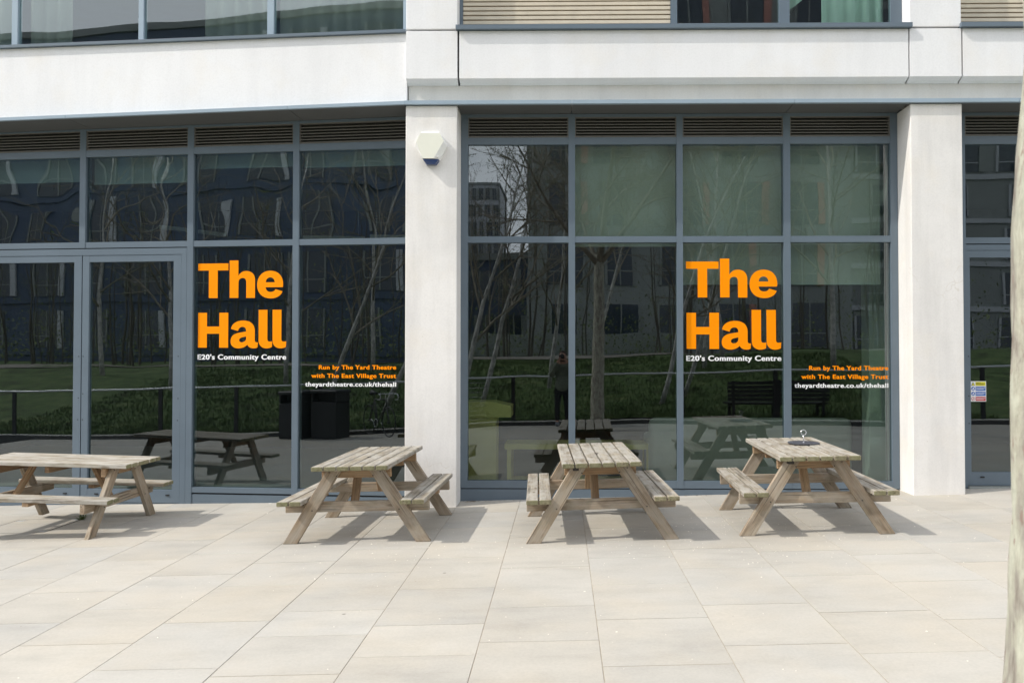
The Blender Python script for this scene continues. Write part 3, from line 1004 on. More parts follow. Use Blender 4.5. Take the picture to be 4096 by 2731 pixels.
blind(WR, 1.40, 2.57, 2.455, 'grey roller blind drawn half down behind the right hand orange The Hall lettering', 0)
blind(WR, 2.60, 3.70, 2.453, 'grey roller blind drawn half down next to the second concrete pillar', 0)
blind(WR, 0.14, 1.36, 2.90, 'grey roller blind covering only the upper pane above the low yellow table', 0)
blind(WL, -4.41, -3.17, 3.90, 'short grey roller blind above the left hand orange The Hall lettering', 0)
blind(WL, -3.10, -1.75, 3.88, 'short grey roller blind beside the first concrete pillar, above the left web address', 0)
blind(WL, -5.78, -4.48, 3.74, 'short grey roller blind above the right leaf of the double door', 0)
blind(WL, -7.15, -5.85, 3.78, 'short grey roller blind above the left leaf of the double door', 0)

lec = thing('lectern', 'yellow plywood lectern desk standing behind the glass next to the first pillar', 'lectern', (-1.05, 10.3, -0.02))
m = MB(); m.prism([(-1.36, 0.864), (-0.636, 0.864), (-0.636, 1.005), (-0.86, 1.055), (-1.36, 1.062)], 'y', 10.06, 10.56)
m.build('desk_top', 'plywood', lec)
m = MB(); m.box(-1.36, -0.822, 10.10, 10.50, -0.02, 0.864); m.build('pedestal', 'plywood', lec)
tb = thing('low_table', 'long low pale yellow table with square legs inside the right hand window', 'table', (0.21, 10.5, -0.02))
m = MB(); m.box(-0.73, 1.155, 10.28, 10.85, 0.443, 0.508); m.build('table_top', 'plywood', tb)
for lx in (-0.70, 0.20, 1.07):
    for ly in (10.29, 10.78):
        m = MB(); m.box(lx, lx + 0.055, ly, ly + 0.055, 0.03, 0.443); m.build('leg', 'plywood', tb)
m = MB(); m.box(-0.73, 1.155, 10.29, 10.345, -0.02, 0.03); m.box(-0.73, 1.155, 10.78, 10.835, -0.02, 0.03); m.build('foot_rail', 'plywood', tb)
sf = thing('sofa', 'long rounded grey green sofa with its back to the right hand window', 'sofa', (2.35, 10.6, -0.02))


def soft(cx, cy, cz, sx, sy, sz, bev):
    bm = bmesh.new(); bmesh.ops.create_cube(bm, size=1)
    bmesh.ops.scale(bm, vec=(sx, sy, sz), verts=bm.verts)
    bmesh.ops.bevel(bm, geom=list(bm.edges), offset=bev, segments=4, affect='EDGES', profile=0.5)
    bm.verts.index_update()
    b = MB(); b.add([v.co + Vector((cx, cy, cz)) for v in bm.verts], [[v.index for v in f.verts] for f in bm.faces], 0, None, True)
    bm.free(); return b


soft(2.36, 10.62, 0.22, 2.2, 0.62, 0.36, 0.08).build('seat', 'upholstery', sf)
soft(2.36, 10.24, 0.42, 2.54, 0.20, 0.86, 0.09).build('backrest', 'upholstery', sf)
soft(1.17, 10.66, 0.32, 0.16, 0.62, 0.60, 0.07).build('armrest', 'upholstery', sf)
soft(3.55, 10.66, 0.32, 0.16, 0.62, 0.60, 0.07).build('armrest', 'upholstery', sf)
for i, (x, y, z, a, lab) in enumerate(((-5.6, 12.2, 3.50, 0.9, 'slim white strip light hanging inside above the double door'),
                                       (-3.6, 12.6, 3.45, 0.15, 'slim white strip light hanging inside above the left The Hall lettering'),
                                       (-2.4, 12.2, 3.4, 0.1, 'slim white strip light hanging inside beside the first pillar'))):
    sl = thing('strip_light', lab, 'lamp', (x, y, z), a, 'strip lights in the hall')
    m = MB(); m.box(-0.5, 0.5, -0.03, 0.03, 0, 0.05)
    o = m.build('lamp_body', 'white'); o.parent = sl
    m = MB(); m.tube([(-0.4, 0, 0.05), (-0.4, 0, 4.42 - z)], 0.004, 5); m.tube([(0.4, 0, 0.05), (0.4, 0, 4.42 - z)], 0.004, 5)
    o = m.build('suspension_wire', 'steel'); o.parent = sl


# ------------------------------------------------------------------ lettering on the glass
def bez(p0, p1, p2, p3, n=14):
    for i in range(1, n + 1):
        t = i / n; u = 1 - t
        yield (u**3 * p0[0] + 3 * u * u * t * p1[0] + 3 * u * t * t * p2[0] + t**3 * p3[0],
               u**3 * p0[1] + 3 * u * u * t * p1[1] + 3 * u * t * t * p2[1] + t**3 * p3[1])


def path(seq):
    pts = [seq[0]]
    for s in seq[1:]:
        if len(s) == 2: pts.append(s)
        else: pts += list(bez(pts[-1], (s[0], s[1]), (s[2], s[3]), (s[4], s[5])))
    if math.dist(pts[0], pts[-1]) < 1e-6: pts.pop()
    return pts


GLYPHS = [
    [(88, 200), (825, 200), (825, 362), (567, 362), (567, 1003), (353, 1003), (351, 362), (90, 362)],
    [(855, 135), (1067, 135), (1067, 498), (1100, 430, 1170, 382, 1260, 382), (1390, 384, 1472, 460, 1472, 600), (1472, 1006),
     (1262, 1006), (1260, 650), (1258, 575, 1228, 542, 1175, 542), (1110, 542, 1072, 580, 1072, 650), (1070, 1003), (860, 1003)],
    [(2140, 762), (1728, 762), (1735, 830, 1775, 870, 1850, 872), (1910, 870, 1950, 845, 1965, 808), (2132, 858),
     (2100, 960, 1990, 1020, 1850, 1020), (1650, 1020, 1523, 890, 1523, 705), (1523, 515, 1650, 382, 1838, 382),
     (2030, 382, 2147, 510, 2147, 690), (2147, 720, 2144, 742, 2140, 762)],
    [(1727, 648), (1735, 580, 1775, 535, 1838, 535), (1900, 535, 1940, 580, 1947, 648)],
]
G2 = [
    [(97, 170), (312, 170), (312, 488), (614, 488), (614, 170), (830, 170), (830, 979), (614, 979), (614, 655), (312, 655), (312, 977), (98, 977)],
    [(898, 543), (920, 420, 1040, 352, 1190, 352), (1370, 352, 1472, 440, 1474, 590), (1474, 800), (1474, 850, 1500, 860, 1552, 856),
     (1540, 973), (1510, 990, 1480, 995, 1440, 994), (1370, 992, 1320, 965, 1297, 908), (1240, 965, 1170, 994, 1080, 994),
     (960, 994, 890, 930, 890, 832), (890, 720, 960, 660, 1090, 635), (1264, 606), (1268, 540, 1240, 498, 1180, 498), (1120, 498, 1080, 530, 1070, 595)],
    [(1264, 720), (1180, 738), (1130, 748, 1098, 770, 1098, 805), (1098, 835, 1125, 855, 1160, 855), (1210, 855, 1264, 820, 1264, 770)],
]
for dx in (0, 335):
    G2.append([(1565 + dx, 108), (1777 + dx, 108), (1777 + dx, 770), (1780 + dx, 840, 1810 + dx, 850, 1896 + dx, 832), (1886 + dx, 962),
               (1850 + dx, 985, 1800 + dx, 996, 1750 + dx, 995), (1640 + dx, 992, 1567 + dx, 920, 1567 + dx, 800)])
HALL = [path(g) for g in GLYPHS] + [[(x, y + 1176) for x, y in path(g)] for g in G2]


def flat_letters(name, polys, mat, parent, warp, thick=0.0008):
    """filled 2-D outlines (x, z) made into a thin vinyl mesh on the glass, local depth d"""
    cu = bpy.data.curves.new('outline', 'CURVE')
    cu.dimensions = '2D'; cu.fill_mode = 'BOTH'; cu.extrude = thick
    for p in polys:
        sp = cu.splines.new('POLY'); sp.points.add(len(p) - 1); sp.use_cyclic_u = True
        for i, (x, z) in enumerate(p): sp.points[i].co = (x, z, 0, 1)
    return curve_to_mesh(name, cu, mat, parent, warp)


def curve_to_mesh(name, cu, mat, parent, warp, scale=(1, 1), off=(0, 0), d=-0.0):
    tmp = bpy.data.objects.new('outline', cu); COL.objects.link(tmp)
    bpy.context.view_layer.update()
    me = bpy.data.meshes.new_from_object(tmp.evaluated_get(bpy.context.evaluated_depsgraph_get()))
    bpy.data.objects.remove(tmp)
    base = world_loc(parent)
    for v in me.vertices:
        w = Vector(warp((v.co.x * scale[0] + off[0], 0.009 - v.co.z, v.co.y * scale[1] + off[1]))) - base
        v.co = w
    me.materials.clear(); me.materials.append(M[mat])
    for p in me.polygons: p.material_index = 0
    me.name = name
    o = bpy.data.objects.new(name, me); COL.objects.link(o); o.parent = parent
    return o


def text_line(name, body, mat, parent, warp, x0, x1, zbase, cap, bold=0.03, align_h=None, d=0.0):
    """text set so that it runs from x0 to x1 with capital height cap, baseline zbase; strokes thickened
    by laying shifted copies of the outlines over each other, each a hair in front of the last"""
    cu = bpy.data.curves.new(body[:8], 'FONT')
    cu.body = body; cu.size = 1.0; cu.offset = 0.012; cu.space_character = 1.09
    tmp = bpy.data.objects.new('t', cu); COL.objects.link(tmp)
    bpy.context.view_layer.update()
    me = bpy.data.meshes.new_from_object(tmp.evaluated_get(bpy.context.evaluated_depsgraph_get()))
    bpy.data.objects.remove(tmp)
    xs = [v.co.x for v in me.vertices]
    a, b_ = min(xs) - bold, max(xs) + bold
    sx = (x1 - x0) / (b_ - a)
    sy = cap / 0.745
    m = MB(warp)
    co = [v.co.copy() for v in me.vertices]
    fs = [list(p.vertices) for p in me.polygons]
    for k, (ox, oy) in enumerate(((-bold, 0), (bold, 0), (0, 0.012), (0, -0.012), (-bold * 0.5, 0), (bold * 0.5, 0))):
        m.add([(x0 + (c.x + ox - a) * sx, 0.0085 + d - 0.00012 * k, zbase + (c.y + oy) * sy) for c in co], fs)
    bpy.data.meshes.remove(me)
    return m.build(name, mat, parent, recalc=False)


def hall_sign(warp, x0, x1, ztop_T, zbase_H, ztag, label):
    # glyph box: x 88..2232, T top at 200, H baseline at 1176+978
    sx = (x1 - x0) / (2232 - 88); sz = (ztop_T - zbase_H) / (2154 - 200)
    r = thing('window_sign', label, 'sign', warp(((x0 + x1) / 2, 0.009, ztag)), 0, 'vinyl signs on the shopfront glass')
    polys = [[(x0 + (x - 88) * sx, ztop_T - (y - 200) * sz) for x, y in p] for p in HALL]
    flat_letters('headline_lettering', polys, 'orange', r, warp)
    text_line('tagline_lettering', "E20's Community Centre", 'white_vinyl', r, warp, x0, x1, ztag, 122 * sz)


hall_sign(WR, 1.424, 2.512, 2.708, 1.706, 1.570, 'large orange The Hall lettering with white tagline, on the glass right of the first pillar')
hall_sign(WL, -4.354, -3.257, 2.725, 1.724, 1.584, 'large orange The Hall lettering with white tagline, on the glass beside the double door')


def run_sign(warp, lines, label):
    r = thing('window_sign', label, 'sign', warp((lines[0][2], 0.009, lines[2][3])), 0, 'vinyl signs on the shopfront glass')
    for (body, x0, x1, z, mat, nm) in [(l[0], l[1], l[2], l[3], l[4], l[5]) for l in lines]:
        text_line(nm, body, mat, r, warp, x0, x1, z, 0.052, 0.025)


run_sign(WR, [('Run by The Yard Theatre', 2.826, 3.728, 1.463, 'orange', 'credit_lettering'),
              ('with The East Village Trust', 2.738, 3.728, 1.364, 'orange', 'credit_lettering'),
              ('theyardtheatre.co.uk/thehall', 2.659, 3.727, 1.264, 'white_vinyl', 'web_address')],
         'small orange and white theatre credit lettering on the pane next to the second pillar')
run_sign(WL, [('Run by The Yard Theatre', -2.860, -1.930, 1.469, 'orange', 'credit_lettering'),
              ('with The East Village Trust', -2.950, -1.930, 1.370, 'orange', 'credit_lettering'),
              ('theyardtheatre.co.uk/thehall', -3.025, -1.929, 1.270, 'white_vinyl', 'web_address')],
         'small orange and white theatre credit lettering on the pane left of the first pillar')

# caution notice on the right hand door
cs = thing('caution_notice', 'small white caution notice with yellow, blue and red panels on the right hand door', 'sign', WR((4.747, 0.009, 1.106)))
m = MB(WR); m.box(4.661, 4.836, 0.0085, 0.0118, 1.106, 1.337); m.build('notice_board', 'white', cs)
rows = [(1.286, 1.330, 'yellow', 'Caution', 'black'), (1.230, 1.277, 'blue', 'Protect yourself and others', 'white'),
        (1.172, 1.219, 'blue', 'Keep your distance', 'white'), (1.114, 1.161, 'red', 'Avoid touching', 'white')]
for (z0, z1, c, body, tc) in rows:
    m = MB(WR); m.box(4.716, 4.829, 0.0070, 0.0084, z0, z1); m.build('notice_panel', c, cs)
    w = min(0.105, 0.0078 * len(body))
    text_line('notice_lettering', body, tc, cs, WR, 4.721, 4.721 + w, z1 - 0.013, 0.0085, 0.015, d=-0.0025)
    for k in range(2):
        m = MB(WR); m.box(4.721, 4.721 + 0.1 - 0.015 * k, 0.0058, 0.0068, z1 - 0.024 - 0.009 * k, z1 - 0.020 - 0.009 * k)
        m.build('small_print', tc, cs)
m = MB(WR); m.prism([(4.667, 1.288), (4.709, 1.288), (4.688, 1.328)], 'y', 0.0070, 0.0084); m.build('warning_triangle', 'black', cs)
m = MB(WR); m.prism([(4.674, 1.292), (4.702, 1.292), (4.688, 1.319)], 'y', 0.0055, 0.0069); m.build('warning_triangle', 'yellow', cs)
for zc, c in ((1.2535, 'blue'), (1.1955, 'blue'), (1.1375, 'red')):
    m = MB(WR); m.disc((4.688, zc), 0.0215, 0.0070, 0.0084, 24, 0, 'y'); m.build('pictogram_disc', c, cs)
    m = MB(WR)
    if c == 'red': m.disc((4.688, zc), 0.0165, 0.0055, 0.0069, 24, 0, 'y')
    else:
        m.box(4.676, 4.70, 0.0055, 0.0069, zc - 0.010, zc - 0.002); m.disc((4.690, zc + 0.006), 0.006, 0.0055, 0.0069, 12, 0, 'y')
    m.build('pictogram', 'white', cs)
m = MB(WR); m.prism([(4.679, 1.128), (4.684, 1.125), (4.697, 1.147), (4.692, 1.150)], 'y', 0.0042, 0.0054); m.build('pictogram', 'red', cs)

# alarm siren on the first pillar
sr = thing('alarm_siren', 'ivory hexagonal alarm siren box with blue lens on the first pillar', 'alarm', WR((-1.444, F, 3.93)))
out = [(-1.535, 4.098), (-1.364, 4.098), (-1.325, 4.05), (-1.268, 3.941), (-1.272, 3.928), (-1.353, 3.786), (-1.534, 3.786), (-1.614, 3.928), (-1.619, 3.941), (-1.562, 4.05)]
inn = [(-1.553, 4.072), (-1.345, 4.074), (-1.338, 4.062), (-1.299, 3.985), (-1.302, 3.975), (-1.409, 3.792), (-1.532, 3.792), (-1.598, 3.970), (-1.601, 3.980), (-1.566, 4.05)]
b = MB(WR); n = len(out)
D0, D1, D2 = F - 0.0, F - 0.055, F - 0.095
vs = [(x, D0, z) for x, z in out] + [(x, D1, z) for x, z in out] + [(x, D2, z) for x, z in inn]
fs = []; ms = []
for i in range(n):
    j = (i + 1) % n
    fs.append([i, j, n + j, n + i]); ms.append(1); fs.append([n + i, n + j, 2 * n + j, 2 * n + i]); ms.append(1)
fs.append([2 * n + i for i in range(n)]); ms.append(0); fs.append(list(range(n))[::-1]); ms.append(1)
b.add(vs, fs, ms)
b.build('siren_cover', ['siren_white', 'siren_rim'], sr)
b = MB(WR)
lo = [(-1.532, 3.784), (-1.355, 3.784), (-1.392, 3.732), (-1.498, 3.732)]
vs = [(x, D0, z) for x, z in lo] + [(-1.530, D2 + 0.004, 3.784), (-1.357, D2 + 0.016, 3.784), (-1.40, D1 - 0.01, 3.732), (-1.49, D1 - 0.01, 3.732)]
b.add(vs, [(0, 1, 5, 4), (1, 2, 6, 5), (2, 3, 7, 6), (3, 0, 4, 7), (4, 5, 6, 7), (3, 2, 1, 0)])
b.build('strobe_lens', 'blue_lens', sr)
for x, z in ((-1.541, 3.808), (-1.364, 3.812)):
    m = MB(WR); m.disc((x, z), 0.008, F - 0.095, F - 0.06, 16, 0, 'y'); m.build('screw_cap', 'siren_rim', sr)


# ------------------------------------------------------------------ picnic tables
TW, TL, TH = 0.3407, 0.797, 0.707
T40 = 0.040


def make_table():
    root = thing('picnic_table', 'x', 'picnic table', (0, 0, 0), 0, 'wooden picnic tables on the paving')
    top = MB()
    pw = 0.1030; gap = (2 * TW - 6 * pw) / 5
    rng = random.Random(11)
    for i in range(6):
        x = -TW + pw / 2 + i * (pw + gap)
        Mx = Matrix.Translation((x, rng.uniform(-0.006, 0.006), TH - T40 / 2 + rng.uniform(-0.0015, 0.0015))) @ Matrix.Rotation(R(90) + rng.uniform(-0.002, 0.002), 4, 'Z')
        top.bevbox(Mx, 2 * TL, pw, T40, 0.005, 0, 1)
    top.build('table_top', ['top', 'end'], root, smooth=False)
    for s in (-1, 1):
        st = MB()
        for k in (0, 1):
            x = s * (0.4400 + 0.0505 + k * 0.1135)
            Mx = Matrix.Translation((x, rng.uniform(-0.006, 0.006), 0.406 - T40 / 2)) @ Matrix.Rotation(R(90), 4, 'Z')
            st.bevbox(Mx, 2 * TL, 0.101, T40, 0.005, 0, 1)
        st.build('bench_seat', ['seat', 'end'], root)
    yl = TL - 0.1756                  # outer face of the legs
    for e in (-1, 1):
        for s in (-1, 1):
            # leg: horizontally cut at the foot and under the top
            off = Vector((rng.uniform(0, 50), rng.uniform(0, 50), rng.uniform(0, 50)))
            poly = [(0.540, 0.0), (0.672, 0.0), (0.247, TH - T40 - 0.002), (0.117, TH - T40 - 0.002)]
            d = Vector((-0.425, 0, 0.667)).normalized(); nrm = Vector((0.667, 0, 0.425)).normalized()
            bm = bmesh.new()
            y0, y1 = (yl - 0.045, yl)
            vv = [bm.verts.new((x, y, z)) for y in (y0, y1) for x, z in poly]
            q = [(0, 1, 2, 3), (7, 6, 5, 4), (0, 4, 5, 1), (1, 5, 6, 2), (2, 6, 7, 3), (3, 7, 4, 0)]
            for f in q: bm.faces.new([vv[i] for i in f])
            bmesh.ops.recalc_face_normals(bm, faces=bm.faces)
            bmesh.ops.bevel(bm, geom=list(bm.edges), offset=0.004, segments=1, affect='EDGES')
            bm.verts.index_update()
            b = MB()
            vs = [(v.co.x * s, v.co.y * e, v.co.z) for v in bm.verts]
            gr = [(v.co.dot(d) + off.x, v.co.dot(nrm) + off.y, v.co.y + off.z) for v in bm.verts]
            b.add(vs, [[v.index for v in f.verts] for f in bm.faces], 0, gr)
            bm.free()
            # bolt heads
            for (bx, bz) in ((0.475, 0.345), (0.395, 0.295), (0.232, 0.635), (0.165, 0.600)):
                poly2 = [(s * bx + 0.006 * math.cos(k * math.pi / 4), bz + 0.006 * math.sin(k * math.pi / 4)) for k in range(8)]
                b.prism(poly2, 'y', e * (yl - 0.002), e * (yl + 0.0035), 1)
            b.build('leg', ['leg', 'bolt'], root)
        bm_ = MB()
        yb = e * (yl - 0.045 - 0.0225 - 0.001)
        bm_.bevbox(Matrix.Translation((0, yb, 0.318)), 1.312, 0.045, 0.093, 0.004, 0, 0)
        bm_.build('cross_beam', 'leg', root)
        bt = MB()
        bt.bevbox(Matrix.Translation((0, yb, TH - T40 - 0.046)), 0.63, 0.045, 0.089, 0.003, 0, 0)
        bt.build('top_batten', 'beam', root)
        br = MB()                     # diagonal brace from beam to table top
        p0 = Vector((-0.045, e * (yl - 0.11), 0.285)); p1 = Vector((-0.045, e * 0.30, TH - T40 - 0.004))
        dd = (p1 - p0); L = dd.length; dd.normalize()
        ux = Vector((1, 0, 0)); uy = dd.cross(ux).normalized()
        Mx = Matrix((( dd.x, ux.x, uy.x, 0), (dd.y, ux.y, uy.y, 0), (dd.z, ux.z, uy.z, 0), (0, 0, 0, 1)))
        Mx = Matrix.Translation((p0 + p1) / 2) @ Mx
        br.bevbox(Mx, L, 0.07, 0.043, 0.003)
        br.build('brace', 'beam', root)
    cb = MB(); cb.bevbox(Matrix.Translation((0, 0.02, TH - T40 - 0.034)), 0.60, 0.045, 0.066, 0.003); cb.build('top_batten', 'beam', root)
    for s in (-1, 1):
        sb = MB(); sb.bevbox(Matrix.Translation((s * 0.548, 0.0, 0.406 - T40 - 0.02)), 0.20, 0.06, 0.038, 0.003)
        sb.build('seat_batten', 'beam', root)
    return root


proto = make_table()
spots = [(-5.1385, 8.3292, 1.5763, 'weathered picnic table set lengthwise in front of the double door'),
         (-1.8324, 7.8929, -0.0232, 'weathered picnic table set end on in front of the first pillar'),
         (0.3359, 7.7136, 0.0307, 'weathered picnic table set end on, standing before the lectern and low table'),
         (2.2599, 7.7584, -0.043, 'weathered picnic table carrying a round dark plate with a ring handle')]
TABLES = []
for i, (x, y, a, lab) in enumerate(spots):
    o = proto if i == 0 else copy_tree(proto)
    o.location = (x, y, gz(x) + 0.001)
    o.rotation_euler = (0, -math.atan(0.0272) * math.cos(a), a)
    if abs(math.sin(a)) > 0.5: o.rotation_euler = (math.atan(0.0272) * math.sin(a), 0, a)
    o['label'] = lab
    TABLES.append(o)
# dark discs painted for the shade of the parasol holes, clips under two of the tops
for t in (TABLES[1], TABLES[2]):
    m = MB(); m.disc((0.0, -0.12), 0.021, TH - 0.004, TH + 0.001, 20)
    o = m.build('parasol_hole_shade', 'bolt'); o.parent = t
for t in (TABLES[2], TABLES[3]):
    m = MB(); m.box(-0.245, -0.195, -0.690, -0.622, TH - T40 - 0.036, TH - T40 - 0.004)
    o = m.build('steel_clip', 'bolt'); o.parent = t

# round plate with ring handle on the last table
px, py = 2.352, 7.93
pz = gz(px) + TH + 0.002
sv = thing('ring_stand', 'round dark plate with a thin steel rod and ring handle on the rightmost picnic table', 'stand', (px, py, pz))
m = MB(); m.disc((px, py), 0.150, pz + 0.006, pz + 0.015, 56); m.disc((px, py), 0.11, pz, pz + 0.0055, 40); m.build('plate', 'slate', sv)
m = MB(); m.tube([(px, py, pz + 0.015), (px, py, pz + 0.085)], 0.0036, 10); m.tube([(px, py, pz + 0.014), (px, py, pz + 0.021)], 0.008, 10); m.tube([(px, py, pz + 0.076), (px, py, pz + 0.084)], 0.006, 10)
m.build('rod', 'steel', sv)
m = MB(); m.torus((px, py, pz + 0.110), (1, 0, 0), (0, 0.15, 0.989), 0.025, 0.0034, 32, 8); m.build('ring_handle', 'steel', sv)

# ------------------------------------------------------------------ small things on the paving
ac = thing('access_cover', 'paved access cover with thin steel edging under the table by the double door', 'access cover', (-5.55, 8.45, gz(-5.55)))
for (x0, x1, y0, y1) in ((-5.93, -5.20, 8.795, 8.803), (-5.93, -5.20, 8.085, 8.093), (-5.93, -5.922, 8.093, 8.795), (-5.208, -5.20, 8.093, 8.795)):
    m = MB(); vs = [(x0, y0, gz(x0) + .0015), (x1, y0, gz(x1) + .0015), (x1, y1, gz(x1) + .0015), (x0, y1, gz(x0) + .0015)]
    vs2 = [(a, b_, c - 0.006) for a, b_, c in vs]
    m.add(vs + vs2, [(0, 1, 2, 3), (7, 6, 5, 4), (0, 4, 5, 1), (1, 5, 6, 2), (2, 6, 7, 3), (3, 7, 4, 0)])
    m.build('edging', 'bolt', ac)
for (x, y) in ((-5.87, 8.74), (-5.26, 8.74), (-5.26, 8.15), (-5.87, 8.15)):
    m = MB(); m.prism([(x - 0.04, y - 0.03), (x + 0.04, y - 0.03), (x + 0.04, y + 0.03)], 'z', gz(x) - 0.004, gz(x) + 0.0035); m.build('lifting_plate', 'rail', ac)

wd = MB()
rng = random.Random(5)
for k in range(26):
    a = rng.uniform(0, 6.28); r0 = rng.uniform(0, 0.03); h = rng.uniform(0.02, 0.06); sp = rng.uniform(0.02, 0.07)
    x, y = -5.20 + r0 * math.cos(a), 8.72 + r0 * math.sin(a)
    z = gz(x)
    tx, ty = x + sp * math.cos(a), y + sp * math.sin(a)
    nx, ny = -math.sin(a) * 0.006, math.cos(a) * 0.006
    mx_, my_ = x + sp * 0.5 * math.cos(a), y + sp * 0.5 * math.sin(a)
    wd.add([(x - nx * .5, y - ny * .5, z), (x + nx * .5, y + ny * .5, z), (mx_ + nx, my_ + ny, z + h), (mx_ - nx, my_ - ny, z + h), (tx, ty, z + h * 0.8)], [(0, 1, 2, 3), (3, 2, 4)])
tag(wd.build('weed_tuft', 'grass', loc=(-5.20, 8.72, gz(-5.20)), recalc=False), 'small green weed tuft growing in a paving joint beneath the double door table', 'weed')

cr = MB()
rng = random.Random(21)
for k in range(620):
    if k < 380:
        cx, cy = rng.choice(((0.4, 7.1), (1.3, 7.2), (2.3, 7.2), (1.8, 7.4), (-1.4, 7.1)))
        x = rng.gauss(cx, 0.6); y = rng.gauss(cy, 0.5)
    else:
        x = rng.uniform(-5.5, 4.2); y = rng.uniform(3.9, 9.0)
    r_ = rng.uniform(0.002, 0.006) if k % 9 else rng.uniform(0.006, 0.009)
    z = gz(x); a = rng.uniform(0, 6.28); hh = r_ * rng.uniform(0.25, 0.7)
    pts = [(x + r_ * math.cos(a + i * 1.257) * rng.uniform(.7, 1.2), y + r_ * math.sin(a + i * 1.257) * rng.uniform(.6, 1.1), z - 0.0005) for i in range(5)]
    cr.add(pts + [(x, y, z + hh)], [(i, (i + 1) % 5, 5) for i in range(5)])
tag(cr.build('crumbs', 'crumb'), 'scattered pale petals and crumbs around the picnic tables', 'litter', None, 'stuff')


# ------------------------------------------------------------------ trees
def branch_tree(mt, mc, base, h, r0, lean, seed, levels=3, splits=(5, 6, 5), first=0.35, leaves=None, nleaf=0, curve=0.25, spread=0.9):
    rng = random.Random(seed)
    base = Vector(base)

    def stem(p, d, L, r, n, wob):
        pts = [p.copy()]; rs = [r]; d = d.normalized()
        for i in range(n):
            d = (d + Vector((rng.gauss(0, wob), rng.gauss(0, wob), rng.gauss(0, wob * 0.6) + curve * 0.12))).normalized()
            p = p + d * (L / n)
            pts.append(p.copy()); rs.append(r * (1 - 0.8 * (i + 1) / n) + 0.002)
        return pts, rs
    pts, rs = stem(base, Vector((lean[0], lean[1], 1)), h, r0, 9, 0.05)
    mt.tube(pts, rs, 9)

    def kids(pts, rs, L, lev):
        if lev >= levels: return
        n = len(pts) - 1
        for k in range(splits[lev]):
            t = first + (1 - first) * (k + rng.random()) / splits[lev] if lev == 0 else 0.15 + 0.8 * (k + rng.random()) / splits[lev]
            i = min(n - 1, int(t * n)); f = t * n - i
            p = pts[i].lerp(pts[i + 1], f); r = max(0.004, rs[i] * (0.55 if lev == 0 else 0.6))
            ax = (pts[i + 1] - pts[i]).normalized()
            a = rng.uniform(0, 6.283)
            side = Vector((math.cos(a), math.sin(a), 0))
            side = (side - ax * side.dot(ax)).normalized()
            d = ax * rng.uniform(0.5, 0.9) + side * spread
            l2 = L * rng.uniform(0.36, 0.6) * (1.1 - 0.5 * (t if lev == 0 else 0.3))
            q, s = stem(p, d, l2, r, 5 if lev < 2 else 3, 0.13)
            mc.tube(q, s, 5 if lev == 0 else (4 if lev == 1 else 3), 0, cap=False)
            if leaves is not None and lev >= levels - 2:
                for _ in range(nleaf):
                    c = q[rng.randint(1, len(q) - 1)] + Vector((rng.gauss(0, .05), rng.gauss(0, .05), rng.gauss(0, .05)))
                    e = Vector((rng.gauss(0, 1), rng.gauss(0, 1), rng.gauss(0, 1))).normalized()
                    g_ = e.cross(Vector((rng.gauss(0, 1), rng.gauss(0, 1), 1))).normalized()
                    s_ = rng.uniform(0.012, 0.03)
                    mc.add([c - e * s_, c + g_ * s_ * .5, c + e * s_, c - g_ * s_ * .5], [(0, 1, 2, 3)], 1)
            kids(q, s, l2, lev + 1)
    kids(pts, rs, h, 0)
    return pts


# the plane tree at the right edge of the picture
pt = thing('plane_tree', 'mottled pale plane tree trunk close by at the right edge of the picture', 'tree', (0.74, 1.14, gz(0.74)))
prof = [(-0.10, 0.581, 0.200), (0.05, 0.598, 0.165), (0.3, 0.608, 0.148), (0.7, 0.616, 0.138), (1.0, 0.620, 0.134), (1.17, 0.635, 0.132), (1.30, 0.640, 0.129), (1.46, 0.647, 0.124), (1.66, 0.649, 0.122),
        (1.80, 0.651, 0.121), (1.95, 0.662, 0.118), (2.12, 0.667, 0.116), (2.6, 0.673, 0.110), (3.2, 0.679, 0.104), (3.8, 0.689, 0.098)]
b = MB(); SEG = 40
vs = []; fs = []
fine = []
for i in range(len(prof) - 1):
    (za, xa, ra), (zb, xb, rb) = prof[i], prof[i + 1]
    n = max(1, int((zb - za) / 0.03))
    for k in range(n):
        t = k / n; fine.append((za + (zb - za) * t, xa + (xb - xa) * t, ra + (rb - ra) * t))
fine.append(prof[-1])
for (z, xl, r_) in fine:
    for k in range(SEG):
        a = 2 * math.pi * k / SEG
        dr = 0.011 * noise.noise(Vector((math.cos(a) * 2.2, math.sin(a) * 2.2, z * 4))) + 0.004 * noise.noise(Vector((math.cos(a) * 5, math.sin(a) * 5, z * 9)))
        vs.append((xl + r_ + (r_ + dr) * math.cos(a), 1.14 + (r_ + dr) * math.sin(a), z))
for i in range(len(fine) - 1):
    for k in range(SEG):
        k2 = (k + 1) % SEG
        fs.append([i * SEG + k, i * SEG + k2, (i + 1) * SEG + k2, (i + 1) * SEG + k])
b.add(vs, fs, 0, None, True)
b.build('trunk', 'bark', pt)
cr_ = MB()
for k, (a, up, L, r_) in enumerate(((2.6, 0.9, 3.4, 0.055), (0.4, 1.0, 3.6, 0.06), (4.2, 1.1, 3.2, 0.05), (5.3, 0.8, 3.0, 0.05), (1.5, 2.2, 4.2, 0.07))):
    branch_tree(cr_, cr_, (0.775, 1.14, 3.55), L, r_, (math.cos(a) / up, math.sin(a) / up), 100 + k, 3, (7, 6, 5), 0.2, True, 1)
cr_.build('crown', ['twig', 'leaf'], pt, recalc=False)

